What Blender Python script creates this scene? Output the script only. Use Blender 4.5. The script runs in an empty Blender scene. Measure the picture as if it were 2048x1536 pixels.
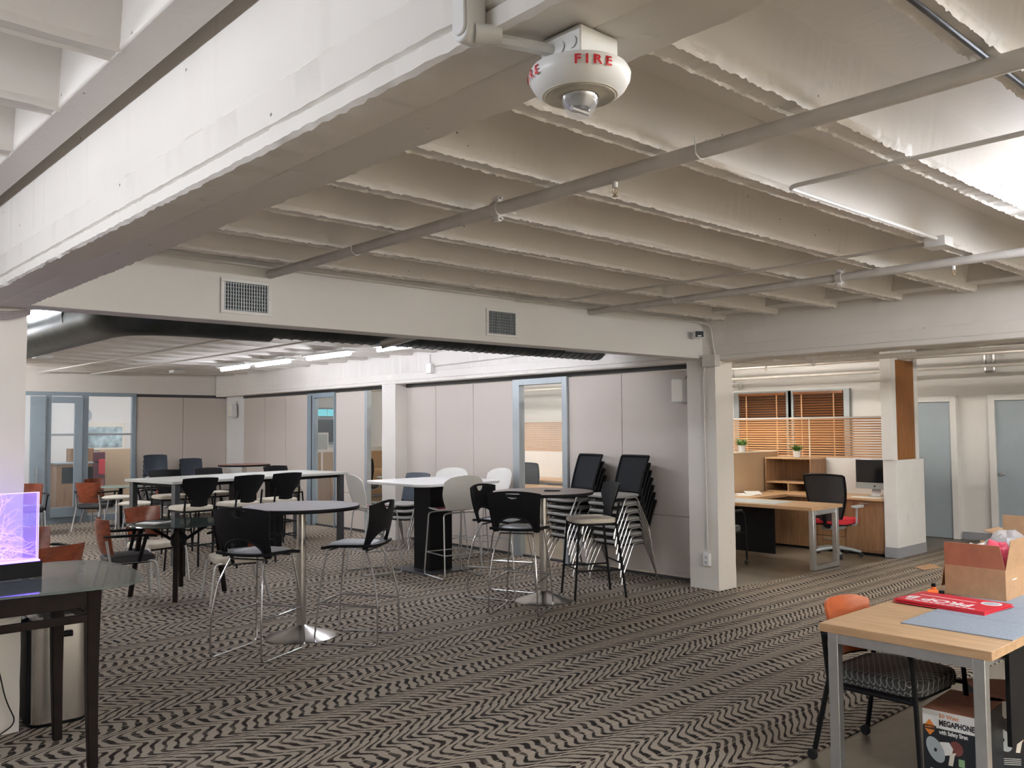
import bpy, math, random
from mathutils import Vector, Matrix, noise
random.seed(7)
S = bpy.context.scene
COL = S.collection
PI = math.pi
def R(a): return math.radians(a)

# ------------------------------------------------------------------ camera
W_, H_, F_ = 2048.0, 1536.0, 1744.08
A_ = Vector((0.7390, 0.0278, 0.6734)).normalized()      # world X in camera axes (right, down, forward)
B_ = Vector((-0.6739, 0.0423, 0.7377)).normalized()     # world Y in camera axes
B_ = (B_ - A_ * B_.dot(A_)).normalized()
U_ = A_.cross(B_)
if U_.y > 0: U_ = -U_
right = Vector((A_.x, B_.x, U_.x)); down = Vector((A_.y, B_.y, U_.y)); fwd = Vector((A_.z, B_.z, U_.z))
cam = bpy.data.cameras.new('camera')
cam.sensor_fit = 'HORIZONTAL'; cam.sensor_width = 36.0; cam.lens = 36.0 * F_ / W_
cam.clip_start = 0.05; cam.clip_end = 200
cam_o = bpy.data.objects.new('camera', cam); COL.objects.link(cam_o)
mw = Matrix((right, -down, -fwd)).transposed().to_4x4(); mw.translation = Vector((0, 0, 1.7))
cam_o.matrix_world = mw
S.camera = cam_o

# ------------------------------------------------------------------ world, exposure
wd = bpy.data.worlds.new('world'); S.world = wd; wd.use_nodes = True
wd.node_tree.nodes['Background'].inputs[0].default_value = (1.0, 0.92, 0.79, 1)
wd.node_tree.nodes['Background'].inputs[1].default_value = 1.6
S.view_settings.view_transform = 'Standard'; S.view_settings.look = 'None'
S.view_settings.exposure = 0.85; S.view_settings.gamma = 1.0
S.view_settings.use_curve_mapping = False
TUBE = 70.0      # emission strength of the strip lights

# ------------------------------------------------------------------ materials
MATS = {}
def nodes_of(name):
    m = bpy.data.materials.new(name); m.use_nodes = True
    nt = m.node_tree; b = nt.nodes['Principled BSDF']
    MATS[name] = m
    return m, nt, b
def nd(nt, t, **k):
    n = nt.nodes.new(t)
    for a, v in k.items(): setattr(n, a, v)
    return n
def mathn(nt, op, a, b=None, c=None):
    n = nt.nodes.new('ShaderNodeMath'); n.operation = op
    for i, v in enumerate((a, b, c)):
        if v is None: continue
        if isinstance(v, (int, float)): n.inputs[i].default_value = v
        else: nt.links.new(v, n.inputs[i])
    return n.outputs[0]
def mixc(nt, fac, a, b):
    n = nt.nodes.new('ShaderNodeMix'); n.data_type = 'RGBA'
    if isinstance(fac, (int, float)): n.inputs['Factor'].default_value = fac
    else: nt.links.new(fac, n.inputs['Factor'])
    for key, v in (('A', a), ('B', b)):
        s = [i for i in n.inputs if i.name == key and i.type == 'RGBA'][0]
        if isinstance(v, tuple): s.default_value = (*v[:3], 1)
        else: nt.links.new(v, s)
    return [o for o in n.outputs if o.type == 'RGBA'][0]
def ramp(nt, fac, lo, hi):
    n = nt.nodes.new('ShaderNodeMapRange'); n.inputs[1].default_value = lo; n.inputs[2].default_value = hi
    nt.links.new(fac, n.inputs[0]); return n.outputs[0]
def coords(nt, kind='pos'):
    if kind == 'pos': return nd(nt, 'ShaderNodeNewGeometry').outputs['Position']
    return nd(nt, 'ShaderNodeTexCoord').outputs['Object']
def noise_t(nt, vec, scale, detail=3, rough=0.55):
    n = nd(nt, 'ShaderNodeTexNoise'); n.inputs['Scale'].default_value = scale
    n.inputs['Detail'].default_value = detail; n.inputs['Roughness'].default_value = rough
    nt.links.new(vec, n.inputs['Vector']); return n.outputs['Fac']
def bump(nt, b, h, strength, dist):
    n = nd(nt, 'ShaderNodeBump'); n.inputs['Strength'].default_value = strength; n.inputs['Distance'].default_value = dist
    nt.links.new(h, n.inputs['Height']); nt.links.new(n.outputs[0], b.inputs['Normal'])
def mat(name, col, rough=0.5, metal=0.0, var=0.06, scale=12, bmp=0.0, spec=0.5, alpha=1.0, kind='obj', emit=None, es=0.0, trans=0.0, bscale=None):
    m, nt, b = nodes_of(name)
    b.inputs['Roughness'].default_value = rough; b.inputs['Metallic'].default_value = metal
    b.inputs['Specular IOR Level'].default_value = spec
    vec = coords(nt, kind)
    f = noise_t(nt, vec, scale)
    d = tuple(max(0, c * (1 - var)) for c in col); l = tuple(min(1, c * (1 + var)) for c in col)
    nt.links.new(mixc(nt, ramp(nt, f, .3, .7), d, l), b.inputs['Base Color'])
    if bmp: bump(nt, b, noise_t(nt, vec, bscale or scale * 6, 2), bmp, 0.004)
    if alpha < 1: b.inputs['Alpha'].default_value = alpha
    if trans: b.inputs['Transmission Weight'].default_value = trans
    if emit: b.inputs['Emission Color'].default_value = (*emit, 1); b.inputs['Emission Strength'].default_value = es
    return m
def wood(name, col, dark, rough=0.35, axis='y', stretch=14, scale=3.0):
    m, nt, b = nodes_of(name); b.inputs['Roughness'].default_value = rough
    mp = nd(nt, 'ShaderNodeMapping'); nt.links.new(coords(nt, 'obj'), mp.inputs[0])
    sc = [stretch] * 3; sc['xyz'.index(axis)] = 1.0
    mp.inputs['Scale'].default_value = sc
    f = noise_t(nt, mp.outputs[0], scale, 6, .62)
    g = noise_t(nt, mp.outputs[0], scale * 9, 3, .6)
    c1 = mixc(nt, ramp(nt, f, .32, .68), dark, col)
    c2 = mixc(nt, mathn(nt, 'MULTIPLY', ramp(nt, g, .5, .75), .35), c1, dark)
    nt.links.new(c2, b.inputs['Base Color'])
    return m
def painted(name, col, var=.05, bmp=.35, spots=True, rough=.55):
    m, nt, b = nodes_of(name); b.inputs['Roughness'].default_value = rough
    p = coords(nt, 'pos')
    f = noise_t(nt, p, 1.6, 4); g = noise_t(nt, p, 26, 3)
    d = tuple(c * (1 - var) for c in col)
    c = mixc(nt, ramp(nt, f, .3, .7), d, col)
    if spots:
        v = nd(nt, 'ShaderNodeTexVoronoi'); v.inputs['Scale'].default_value = 9.0; nt.links.new(p, v.inputs['Vector'])
        sp = mathn(nt, 'LESS_THAN', v.outputs['Distance'], .045)
        sel = mathn(nt, 'GREATER_THAN', noise_t(nt, p, 3.1, 2), .47)
        sp = mathn(nt, 'MULTIPLY', sp, sel)
        c = mixc(nt, sp, c, tuple(x * .22 for x in col))
    nt.links.new(c, b.inputs['Base Color'])
    h = mathn(nt, 'ADD', mathn(nt, 'MULTIPLY', f, .6), mathn(nt, 'MULTIPLY', g, .4))
    bump(nt, b, h, bmp, .012)
    return m

painted('concrete_paint', (.77, .73, .675))
painted('white_wall', (.80, .79, .77), .03, .12, False)
painted('soffit_paint', (.78, .765, .74), .025, .08, False)
mat('panel_fabric', (.61, .545, .49), .85, 0, .04, 160, .15, .2, kind='pos')
mat('panel_edge', (.05, .05, .055), .5)
mat('alu', (.38, .42, .44), .42, .3, .05, 5)
mat('door_blue_frame', (.27, .335, .38), .42, .2, .05, 5)
mat('blue_door', (.37, .44, .49), .5, 0, .03, 4)
mat('white_gloss', (.82, .82, .81), .28, 0, .02, 6)
mat('white_plastic', (.78, .78, .76), .4, 0, .02, 9)
mat('shell_white', (.80, .79, .74), .35, 0, .02, 5)
mat('warm_white', (.80, .76, .66), .5, 0, .03, 9)
mat('grey_base', (.30, .31, .34), .6, 0, .05, 8)
mat('black_plastic', (.008, .008, .009), .5, 0, .15, 30, .12, .12, bscale=260)
mat('black_metal', (.010, .010, .011), .5, 0, .1, 20, spec=.13)
mat('dark_metal', (.07, .075, .085), .4, .5, .1, 20)
mat('chrome', (.55, .55, .56), .2, 1, .03, 8)
mat('satin_metal', (.52, .53, .54), .34, .9, .06, 14)
mat('steel', (.62, .60, .57), .26, 1, .06, 5)
mat('pipe_paint', (.62, .585, .54), .5, 0, .06, 10)
mat('pipe_white', (.80, .79, .77), .4, 0, .04, 10)
mat('duct_metal', (.07, .08, .08), .36, .8, .25, 6)
mat('duct_silver', (.55, .56, .56), .35, .9, .2, 6)
mat('seat_grey', (.54, .56, .59), .5, 0, .08, 40, .15)
mat('seat_beige', (.63, .57, .47), .7, 0, .1, 14, .15)
mat('seat_black', (.025, .025, .028), .55, 0, .2, 30, .15)
mat('seat_taupe', (.36, .35, .33), .75, 0, .12, 50, .2)
mat('seat_maroon', (.22, .02, .05), .7, 0, .15, 40)
mat('seat_red', (.55, .015, .03), .7, 0, .12, 60, .2)
mat('blue_plastic', (.028, .04, .06), .45, 0, .1, 20)
mat('mesh_black', (.016, .018, .020), .7, 0, .3, 300, .4, .2)
mat('mesh_grey', (.045, .045, .048), .7, 0, .2, 300, .2, .2, alpha=.86)
mat('lam_grey', (.30, .265, .27), .5, 0, .06, 20)
mat('lam_brown', (.23, .18, .17), .3, 0, .08, 30)
mat('lam_red', (.38, .17, .11), .35, 0, .08, 14)
mat('table_white', (.84, .84, .83), .25, 0, .02, 8)
mat('table_offwhite', (.54, .54, .50), .5, 0, .03, 8)
mat('rubber', (.02, .02, .02), .7, spec=.2)
mat('felt_grey', (.27, .31, .36), .95, 0, .1, 120, .2)
mat('cardboard', (.44, .27, .15), .85, 0, .07, 22, .12)
mat('cardboard_in', (.40, .16, .09), .85, 0, .08, 18)
mat('paper', (.82, .81, .79), .8, 0, .02, 8)
mat('sign_red', (.62, .025, .045), .45, 0, .08, 9)
mat('ink_red', (.62, .02, .03), .5)
mat('ink_black', (.012, .012, .016), .5)
mat('ink_white', (.82, .82, .80), .5)
mat('ink_orange', (.78, .25, .04), .5)
mat('box_black', (.012, .015, .02), .45)
mat('horn_grey', (.42, .47, .50), .5)
mat('ink_darkred', (.20, .06, .05), .5)
mat('ink_green', (.25, .42, .22), .5)
mat('pack_pink', (.78, .10, .16), .35, 0, .2, 14)
mat('pack_blue', (.06, .14, .42), .35)
mat('clear_film', (.75, .78, .82), .15, 0, .05, 9, .3, alpha=.38)
mat('lens_clear', (.8, .82, .85), .03, 0, .02, 9, alpha=.22)
mat('orange_cap', (.75, .17, .03), .35)
mat('dark_wood', (.011, .007, .006), .45, 0, .3, 12, spec=.09)
mat('screen_glass', (.008, .009, .012), .12)
mat('panel_tan', (.46, .33, .21), .9, 0, .05, 90, .15)
mat('panel_gold', (.50, .34, .20), .9, 0, .05, 90, .1)
mat('leaf_green', (.10, .22, .04), .55, 0, .35, 30)
mat('glass_pane', (.55, .63, .64), .03, 0, .02, 3, alpha=.09)
mat('glass_top', (.17, .21, .195), .05, 0, .05, 3, alpha=.60)
mat('glass_edge', (.45, .65, .60), .15, 0, .05, 3, alpha=.75)
mat('glass_dark', (.045, .065, .06), .06, 0, .05, 3, alpha=.80)
mat('acrylic', (.45, .38, .85), .05, 0, .02, 3, alpha=.34, emit=(.26, .13, 1.0), es=.42)
mat('glow_line', (.8, .6, 1), .4, 0, 0, 3, emit=(.55, .34, 1.0), es=1.25)
mat('glow_core', (.9, .7, 1), .4, 0, 0, 3, emit=(1.0, .55, 1.0), es=1.7)
mat('led_blue', (.3, .2, 1), .4, 0, 0, 3, emit=(.22, .12, 1.0), es=3.0)
mat('teal_window', (.12, .42, .46), .2, 0, .1, 2, emit=(.16, .55, .62), es=.55)
mat('night_glass', (.06, .055, .055), .15)
mat('art_print', (.40, .52, .56), .5, 0, .6, 5)
mat('red_cloth', (.55, .02, .04), .8)
mat('maroon_cloth', (.10, .015, .03), .8)
mat('office_floor_dark', (.10, .095, .09), .5)
mat('brass', (.55, .42, .25), .35, .9)
mat('tube_glow', (1, 1, 1), .5, 0, 0, 3, emit=(.87, .91, 1.0), es=TUBE)
mat('fill_glow_warm', (1, 1, 1), .5, 0, 0, 3, emit=(1.0, .92, .78), es=TUBE * 2.6)  # glow of the warm fill row added behind the camera
mat('fill_glow_mid', (1, 1, 1), .5, 0, 0, 3, emit=(.95, .93, .95), es=TUBE * 3.0)  # glow of the hidden fill strips added in the far area
mat('tube_glow_far', (1, 1, 1), .5, 0, 0, 3, emit=(.86, .89, 1.0), es=TUBE * .56)
for k_ in ('acrylic', 'glow_line', 'glow_core', 'teal_window'):
    MATS[k_].cycles.emission_sampling = 'NONE'
mat('tube_glow_office', (1, 1, 1), .5, 0, 0, 3, emit=(1.0, .93, .84), es=TUBE * .9)
wood('cherry', (.27, .062, .024), (.14, .030, .013), .25, 'x', 9, 3)
wood('cherry_light', (.46, .12, .04), (.32, .07, .025), .3, 'x', 9, 3)
wood('oak', (.58, .385, .22), (.44, .27, .14), .42, 'y', 12, 2.4)
wood('oak_x', (.50, .315, .165), (.36, .205, .10), .42, 'x', 12, 2.4)
wood('walnut_front', (.34, .195, .10), (.21, .11, .055), .42, 'z', 12, 2.4)
wood('blind_wood', (.40, .16, .055), (.27, .10, .035), .4, 'y', 10, 3)
wood('slat_wood', (.74, .43, .22), (.60, .32, .15), .45, 'y', 10, 3)
wood('teak', (.36, .15, .035), (.22, .085, .02), .42, 'z', 26, 5)

def patterned_fabric():
    m, nt, b = nodes_of('pattern_fabric'); b.inputs['Roughness'].default_value = .85
    c = coords(nt, 'obj'); sx = nd(nt, 'ShaderNodeSeparateXYZ'); nt.links.new(c, sx.inputs[0])
    u = mathn(nt, 'ADD', sx.outputs[0], sx.outputs[2]); v = mathn(nt, 'ADD', sx.outputs[1], mathn(nt, 'MULTIPLY', sx.outputs[2], .4))
    w = mathn(nt, 'MULTIPLY', mathn(nt, 'SINE', mathn(nt, 'MULTIPLY', v, 105)), .02)
    s1 = mathn(nt, 'ABSOLUTE', mathn(nt, 'SINE', mathn(nt, 'MULTIPLY', mathn(nt, 'ADD', u, w), 58)))
    s2 = mathn(nt, 'ABSOLUTE', mathn(nt, 'SINE', mathn(nt, 'MULTIPLY', mathn(nt, 'SUBTRACT', u, w), 58)))
    line = mathn(nt, 'LESS_THAN', mathn(nt, 'MINIMUM', s1, s2), .16)
    nt.links.new(mixc(nt, line, (.035, .036, .036), (.30, .30, .28)), b.inputs['Base Color'])
patterned_fabric()

def carpet():
    m, nt, b = nodes_of('carpet'); b.inputs['Roughness'].default_value = .95; b.inputs['Specular IOR Level'].default_value = .15
    p = coords(nt, 'pos'); s = nd(nt, 'ShaderNodeSeparateXYZ'); nt.links.new(p, s.inputs[0])
    x, y = s.outputs[0], s.outputs[1]
    def sn(k, ph, a): return mathn(nt, 'MULTIPLY', mathn(nt, 'SINE', mathn(nt, 'MULTIPLY_ADD', y, k, ph)), a)
    jig = mathn(nt, 'MULTIPLY', mathn(nt, 'SUBTRACT', noise_t(nt, p, 34, 2), .5), .022)
    low = mathn(nt, 'MULTIPLY', mathn(nt, 'SUBTRACT', noise_t(nt, p, 1.3, 1), .5), .16)
    f = mathn(nt, 'ADD', sn(2 * PI / .36, .4, .080), sn(2 * PI / .143, 1.1, .020))
    f = mathn(nt, 'ADD', f, sn(2 * PI / 1.27, 2.0, .13))
    f = mathn(nt, 'ADD', f, mathn(nt, 'ADD', jig, low))
    u = mathn(nt, 'FRACT', mathn(nt, 'DIVIDE', mathn(nt, 'ADD', x, f), .074))
    tri = mathn(nt, 'ABSOLUTE', mathn(nt, 'SUBTRACT', u, .5))
    wid = mathn(nt, 'ADD', mathn(nt, 'MULTIPLY', mathn(nt, 'SINE', mathn(nt, 'MULTIPLY', y, 2 * PI / .18)), .065), .195)
    lt = nd(nt, 'ShaderNodeMapRange'); nt.links.new(mathn(nt, 'SUBTRACT', tri, wid), lt.inputs[0])
    lt.inputs[1].default_value = -.03; lt.inputs[2].default_value = .04; lt.inputs[3].default_value = 1; lt.inputs[4].default_value = 0
    ink = mathn(nt, 'MULTIPLY', lt.outputs[0], mathn(nt, 'ADD', mathn(nt, 'MULTIPLY', ramp(nt, noise_t(nt, p, 11, 2), .30, .55), .27), .73))
    fine = noise_t(nt, p, 260, 2)
    base = mixc(nt, ramp(nt, fine, .3, .7), (.285, .24, .195), (.455, .39, .32))
    redd = mixc(nt, ramp(nt, noise_t(nt, p, 2.2, 2), .45, .7), (.016, .014, .014), (.032, .019, .015))
    c = mixc(nt, ink, base, redd)
    l1 = mathn(nt, 'LESS_THAN', mathn(nt, 'FRACT', mathn(nt, 'DIVIDE', y, .171)), .028)
    l2 = mathn(nt, 'LESS_THAN', mathn(nt, 'FRACT', mathn(nt, 'DIVIDE', mathn(nt, 'ADD', y, .05), .263)), .02)
    l = mathn(nt, 'MULTIPLY', mathn(nt, 'MAXIMUM', l1, l2), mathn(nt, 'ADD', .5, mathn(nt, 'MULTIPLY', fine, .6)))
    c = mixc(nt, l, c, (.50, .42, .34))
    nt.links.new(c, b.inputs['Base Color'])
    bump(nt, b, fine, .5, .006)
carpet()

def floor_mat():
    m, nt, b = nodes_of('polished_concrete'); b.inputs['Roughness'].default_value = .33
    p = coords(nt, 'pos')
    c = mixc(nt, ramp(nt, noise_t(nt, p, 1.1, 5, .6), .3, .7), (.115, .10, .075), (.21, .175, .13))
    c = mixc(nt, mathn(nt, 'MULTIPLY', ramp(nt, noise_t(nt, p, 18, 4), .5, .8), .4), c, (.27, .24, .19))
    nt.links.new(c, b.inputs['Base Color'])
floor_mat()

# ------------------------------------------------------------------ mesh helpers
class MB:
    def __init__(s): s.v = []; s.f = []
    def add(s, vs, fs):
        o = len(s.v); s.v += [tuple(v) for v in vs]; s.f += [tuple(i + o for i in f) for f in fs]; return s
    def box(s, x0, x1, y0, y1, z0, z1):
        vs = [(x0,y0,z0),(x1,y0,z0),(x1,y1,z0),(x0,y1,z0),(x0,y0,z1),(x1,y0,z1),(x1,y1,z1),(x0,y1,z1)]
        return s.add(vs, [(0,3,2,1),(4,5,6,7),(0,1,5,4),(1,2,6,5),(2,3,7,6),(3,0,4,7)])
    def obox(s, c, sz, M):
        hx, hy, hz = sz[0]/2, sz[1]/2, sz[2]/2
        vs = [Vector(c) + M @ Vector(p) for p in [(-hx,-hy,-hz),(hx,-hy,-hz),(hx,hy,-hz),(-hx,hy,-hz),(-hx,-hy,hz),(hx,-hy,hz),(hx,hy,hz),(-hx,hy,hz)]]
        return s.add(vs, [(0,3,2,1),(4,5,6,7),(0,1,5,4),(1,2,6,5),(2,3,7,6),(3,0,4,7)])
    def prism(s, poly, z0, z1, fn=None):
        n = len(poly); fn = fn or (lambda a, b, c: (a, b, c))
        vs = [fn(p[0], p[1], z0) for p in poly] + [fn(p[0], p[1], z1) for p in poly]
        fs = [tuple(range(n - 1, -1, -1)), tuple(range(n, 2 * n))] + [(i, (i + 1) % n, n + (i + 1) % n, n + i) for i in range(n)]
        return s.add(vs, fs)
    def lathe(s, prof, n=28, c=(0, 0, 0), cap=True):
        vs = []; fs = []; m = len(prof)
        for r, z in prof:
            for k in range(n):
                a = 2 * PI * k / n; vs.append((c[0] + r * math.cos(a), c[1] + r * math.sin(a), c[2] + z))
        for i in range(m - 1):
            for k in range(n):
                k2 = (k + 1) % n; fs.append((i*n+k, i*n+k2, (i+1)*n+k2, (i+1)*n+k))
        if cap:
            fs.append(tuple(range(n - 1, -1, -1))); fs.append(tuple((m - 1) * n + k for k in range(n)))
        return s.add(vs, fs)
    def tube(s, pts, r, n=8, closed=False, flat=1.0):
        P = [Vector(p) for p in pts]; m = len(P); rings = []
        up = None
        for i in range(m):
            if closed: t = P[(i+1) % m] - P[i-1]
            else: t = P[min(i+1, m-1)] - P[max(i-1, 0)]
            if t.length < 1e-9: t = Vector((0, 0, 1))
            t.normalize()
            if up is None:
                up = Vector((0, 0, 1)) if abs(t.z) < .9 else Vector((1, 0, 0))
            up = (up - t * up.dot(t))
            if up.length < 1e-6: up = t.orthogonal()
            up.normalize(); sd = t.cross(up)
            rr = r[i] if isinstance(r, (list, tuple)) else r
            rings.append([P[i] + sd * math.cos(2*PI*k/n) * rr * flat + up * math.sin(2*PI*k/n) * rr for k in range(n)])
        vs = [v for q in rings for v in q]; fs = []
        for i in range(m if closed else m - 1):
            j = (i + 1) % m
            for k in range(n):
                k2 = (k + 1) % n; fs.append((i*n+k, i*n+k2, j*n+k2, j*n+k))
        if not closed:
            fs.append(tuple(range(n - 1, -1, -1))); fs.append(tuple((m - 1) * n + k for k in range(n)))
        return s.add(vs, fs)
    def sheet(s, us, lo, hi, pos, th, nw=8):
        """columns us, each running from lo(u) to hi(u); pos(u,w)->(point, normal)."""
        nu = len(us); F = []; Bk = []
        for u in us:
            a, b = lo(u), hi(u)
            for j in range(nw + 1):
                w = a + (b - a) * j / nw
                p, nrm = pos(u, w); p = Vector(p); nrm = Vector(nrm).normalized()
                F.append(p + nrm * th / 2); Bk.append(p - nrm * th / 2)
        m = nw + 1; N = len(F); fs = []
        for i in range(nu - 1):
            for j in range(nw):
                a, b, c, d = i*m+j, (i+1)*m+j, (i+1)*m+j+1, i*m+j+1
                fs += [(a, b, c, d), (N+d, N+c, N+b, N+a)]
        for i in range(nu - 1):
            a, b = i*m, (i+1)*m; fs.append((a, N+a, N+b, b))
            a, b = i*m+nw, (i+1)*m+nw; fs.append((b, N+b, N+a, a))
        for j in range(nw):
            fs.append((j+1, N+j+1, N+j, j)); q = (nu-1)*m; fs.append((q+j, N+q+j, N+q+j+1, q+j+1))
        return s.add(F + Bk, fs)
    def mesh(s, name, m=None, smooth=True, ang=38):
        me = bpy.data.meshes.new(name); me.from_pydata(s.v, [], s.f); me.update()
        if m: me.materials.append(MATS[m])
        if smooth:
            for p in me.polygons: p.use_smooth = True
            try: me.set_sharp_from_angle(angle=R(ang))
            except Exception: pass
        return me
    def obj(s, name, m, parent=None, bevel=0, loc=None, smooth=True, seg=2):
        o = bpy.data.objects.new(name, s.mesh(name, m, smooth)); COL.objects.link(o)
        if parent: o.parent = parent
        if loc: o.location = loc
        if bevel:
            bv = o.modifiers.new('bevel', 'BEVEL'); bv.width = bevel; bv.segments = seg; bv.limit_method = 'ANGLE'; bv.angle_limit = R(40)
        return o
def fillet(pts, rad, n=5):
    P = [Vector(p) for p in pts]; out = [P[0]]
    for i in range(1, len(P) - 1):
        a, b, c = P[i-1], P[i], P[i+1]; d1 = (a - b); d2 = (c - b); r = min(rad, d1.length*.45, d2.length*.45)
        q1 = b + d1.normalized() * r; q2 = b + d2.normalized() * r
        for k in range(n + 1):
            t = k / n; out.append(q1*(1-t)**2 + b*2*t*(1-t) + q2*t*t)
    out.append(P[-1]); return out
def rrect(hx, hy, r, n=5, cx=0, cy=0):
    out = []
    for sx, sy, a0 in ((1,1,0),(-1,1,90),(-1,-1,180),(1,-1,270)):
        for k in range(n + 1):
            a = R(a0 + 90*k/n); out.append((cx + sx*(hx-r) + r*math.cos(a), cy + sy*(hy-r) + r*math.sin(a)))
    return out
def lin(a, b, n): return [a + (b-a)*i/(n-1) for i in range(n)]
def thing(name, label, cat, loc=(0,0,0), rz=0, group=None):
    o = bpy.data.objects.new(name, None); COL.objects.link(o); o.empty_display_size = .1
    o.location = loc; o.rotation_euler = (0, 0, R(rz)); o['label'] = label; o['category'] = cat
    if group: o['group'] = group
    return o
def tag(o, label, cat, group=None):
    o['label'] = label; o['category'] = cat
    if group: o['group'] = group
    return o
def struct(o, label=None):
    o['kind'] = 'structure'
    if label: o['label'] = label
    return o
def stuff(o): o['kind'] = 'stuff'; return o
def dup(root, loc, rz, label, group=None, z=None):
    r = root.copy(); COL.objects.link(r); r.location = loc; r.rotation_euler = (0, 0, R(rz)); r['label'] = label
    if group: r['group'] = group
    for ch in list(root.children):
        c = ch.copy(); COL.objects.link(c); c.parent = r
        for g in list(ch.children):
            d = g.copy(); COL.objects.link(d); d.parent = c
    return r
def text_mesh(txt, size, thick=0.0, bold=0.0, align='CENTER'):
    cu = bpy.data.curves.new('t', 'FONT'); cu.body = txt; cu.size = size; cu.align_x = align; cu.align_y = 'CENTER'
    cu.extrude = thick; cu.offset = bold; cu.resolution_u = 3
    o = bpy.data.objects.new('t', cu); COL.objects.link(o)
    dg = bpy.context.evaluated_depsgraph_get(); dg.update()
    me = bpy.data.meshes.new_from_object(o.evaluated_get(dg))
    vs = [v.co.copy() for v in me.vertices]; fs = [tuple(p.vertices) for p in me.polygons]
    bpy.data.objects.remove(o); bpy.data.curves.remove(cu); bpy.data.meshes.remove(me)
    return vs, fs
def text_obj(name, txt, size, m, fn, parent, bold=0.0, label=None, align='CENTER'):
    vs, fs = text_mesh(txt, size, 0, bold, align)
    mb = MB(); mb.add([fn(v.x, v.y) for v in vs], fs)
    o = mb.obj(name, m, parent, smooth=False)
    if label: o['label'] = label
    return o

# ================================================================== STRUCTURE
SLAB, JB = 3.05, 2.80
def rag(t, seed, a):
    return a * (noise.noise(Vector((t * 2.3, seed * 7.7, 0))) * .25 + noise.noise(Vector((t * 17.0, seed * 3.3, 5))) * .45 + noise.noise(Vector((t * 41.0, seed * 1.3, 9))) * .5 + random.uniform(-.35, .35))
def extr(sec, axis, t0, t1, n, seed=0):
    """sec: closed loop of (a, z, jitter) ; axis 'x' -> a is Y, axis 'y' -> a is X"""
    mb = MB(); vs = []; m = len(sec)
    for i in range(n + 1):
        t = t0 + (t1 - t0) * i / n
        for k, (a, z, j) in enumerate(sec):
            da = rag(t, seed + k, j) if j else 0; dz = rag(t, seed + k + 31, j) if j else 0
            vs.append((t, a + da, z + dz) if axis == 'x' else (a + da, t, z + dz))
    fs = []
    for i in range(n):
        for k in range(m):
            k2 = (k + 1) % m; q = (i*m+k, i*m+k2, (i+1)*m+k2, (i+1)*m+k)
            fs.append(q if axis == 'x' else q[::-1])
    fs.append(tuple(range(m))); fs.append(tuple(n*m + k for k in range(m - 1, -1, -1)))
    return mb.add(vs, fs)

fl = struct(MB().box(-9, 15, -6, 24, -.12, -.006).obj('floor', 'polished_concrete', smooth=False), 'polished brown concrete floor slab')
cp = MB().prism([(-9, 2.40), (4.1, 2.37), (14, 2.25), (13.69, 5.0), (11.0, 5.0), (7.95, 5.28), (7.72, 5.34), (7.93, 5.70), (7.93, 17.6), (-9, 17.6)], -.006, 0)
o = cp.obj('carpet_field', 'carpet', fl, smooth=False); o['label'] = 'taupe carpet with dark wavy lines'

ceil = struct(MB().box(-9, 15, -6, 24, SLAB, SLAB + .15).obj('ceiling', 'concrete_paint', smooth=False), 'white painted concrete ribbed ceiling slab')
def joist(x0, x1, y, k, n):
    sec = [(y - .035, SLAB, 0), (y - .002, JB + .05, .003), (y, JB + .016, .004), (y + .012, JB + .006, .004), (y + .018, JB - .005, .009), (y + .025, JB + .005, .005),
           (y + .060, JB + .002, .003), (y + .092, JB + .004, .006), (y + .102, JB - .003, .008), (y + .112, JB + .012, .005), (y + .150, SLAB, 0)]
    return extr(sec, 'x', x0, x1, n, k * 17).obj('joist', 'concrete_paint', ceil)
YJ = [.87 + .61 * k for k in range(-4, 28)]
for k, y in enumerate(YJ):
    if y > 17.2: break
    near = y < 5.3
    if y < 5.2 or y > 5.7: joist(1.27, 7.72, y, k, 420 if near else 60)
    if -1 < y < 5.4: joist(-5, .84, y - .13, k + 50, 60)
    if 0 < y < 9: joist(7.95, 13.7, y, k + 90, 30)
# long beams
def beam(x0, x1, z0, seed, n, y0=-4, y1=17.6):
    sec = [(x0, SLAB, 0), (x0, z0 + .155, .001), (x0 + .003, z0 + .150, .004), (x0 - .002, z0 + .145, .002), (x0 - .002, z0 + .052, .003), (x0 + .008, z0 + .046, .006), (x0 + .002, z0 + .040, .003),
           (x0 + .004, z0 + .006, .004), (x0 + .016, z0 - .002, .006), (x0 + .026, z0 + .004, .002), (x0 + .13, z0, .001), (x0 + .135, z0 + .003, .003), (x0 + .14, z0, .001), (x1 - .02, z0 + .002, .002), (x1 - .004, z0 - .003, .006), (x1, z0 + .012, .004), (x1, SLAB, 0)]
    return extr(sec, 'y', y0, y1, n, seed).obj('beam', 'concrete_paint', ceil)
beam(1.005, 1.29, 2.41, 3, 900)
beam(7.69, 8.02, 2.385, 23, 500)
MB().prism([(.83, -4), (.955, -4), (.955, 5.5), (.83, 5.5)], JB, SLAB - .001).obj('ledge', 'concrete_paint', ceil, bevel=.008)
MB().box(.956, 1.01, -4, 5.5, 2.895, SLAB - .001).obj('ledge', 'concrete_paint', ceil, bevel=.006)
# solid ends of the joist bay against the right hand beam
MB().box(7.45, 7.70, -2, 5.43, 2.845, SLAB - .001).obj('ledge', 'concrete_paint', ceil, bevel=.01)

# soffit (dropped white box with the grilles)
sf = MB().box(1.28, 7.69, 5.43, 5.62, 2.41, 2.835)
struct(sf.obj('wall_soffit', 'soffit_paint', bevel=.004), 'white plaster soffit with two air grilles')

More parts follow.
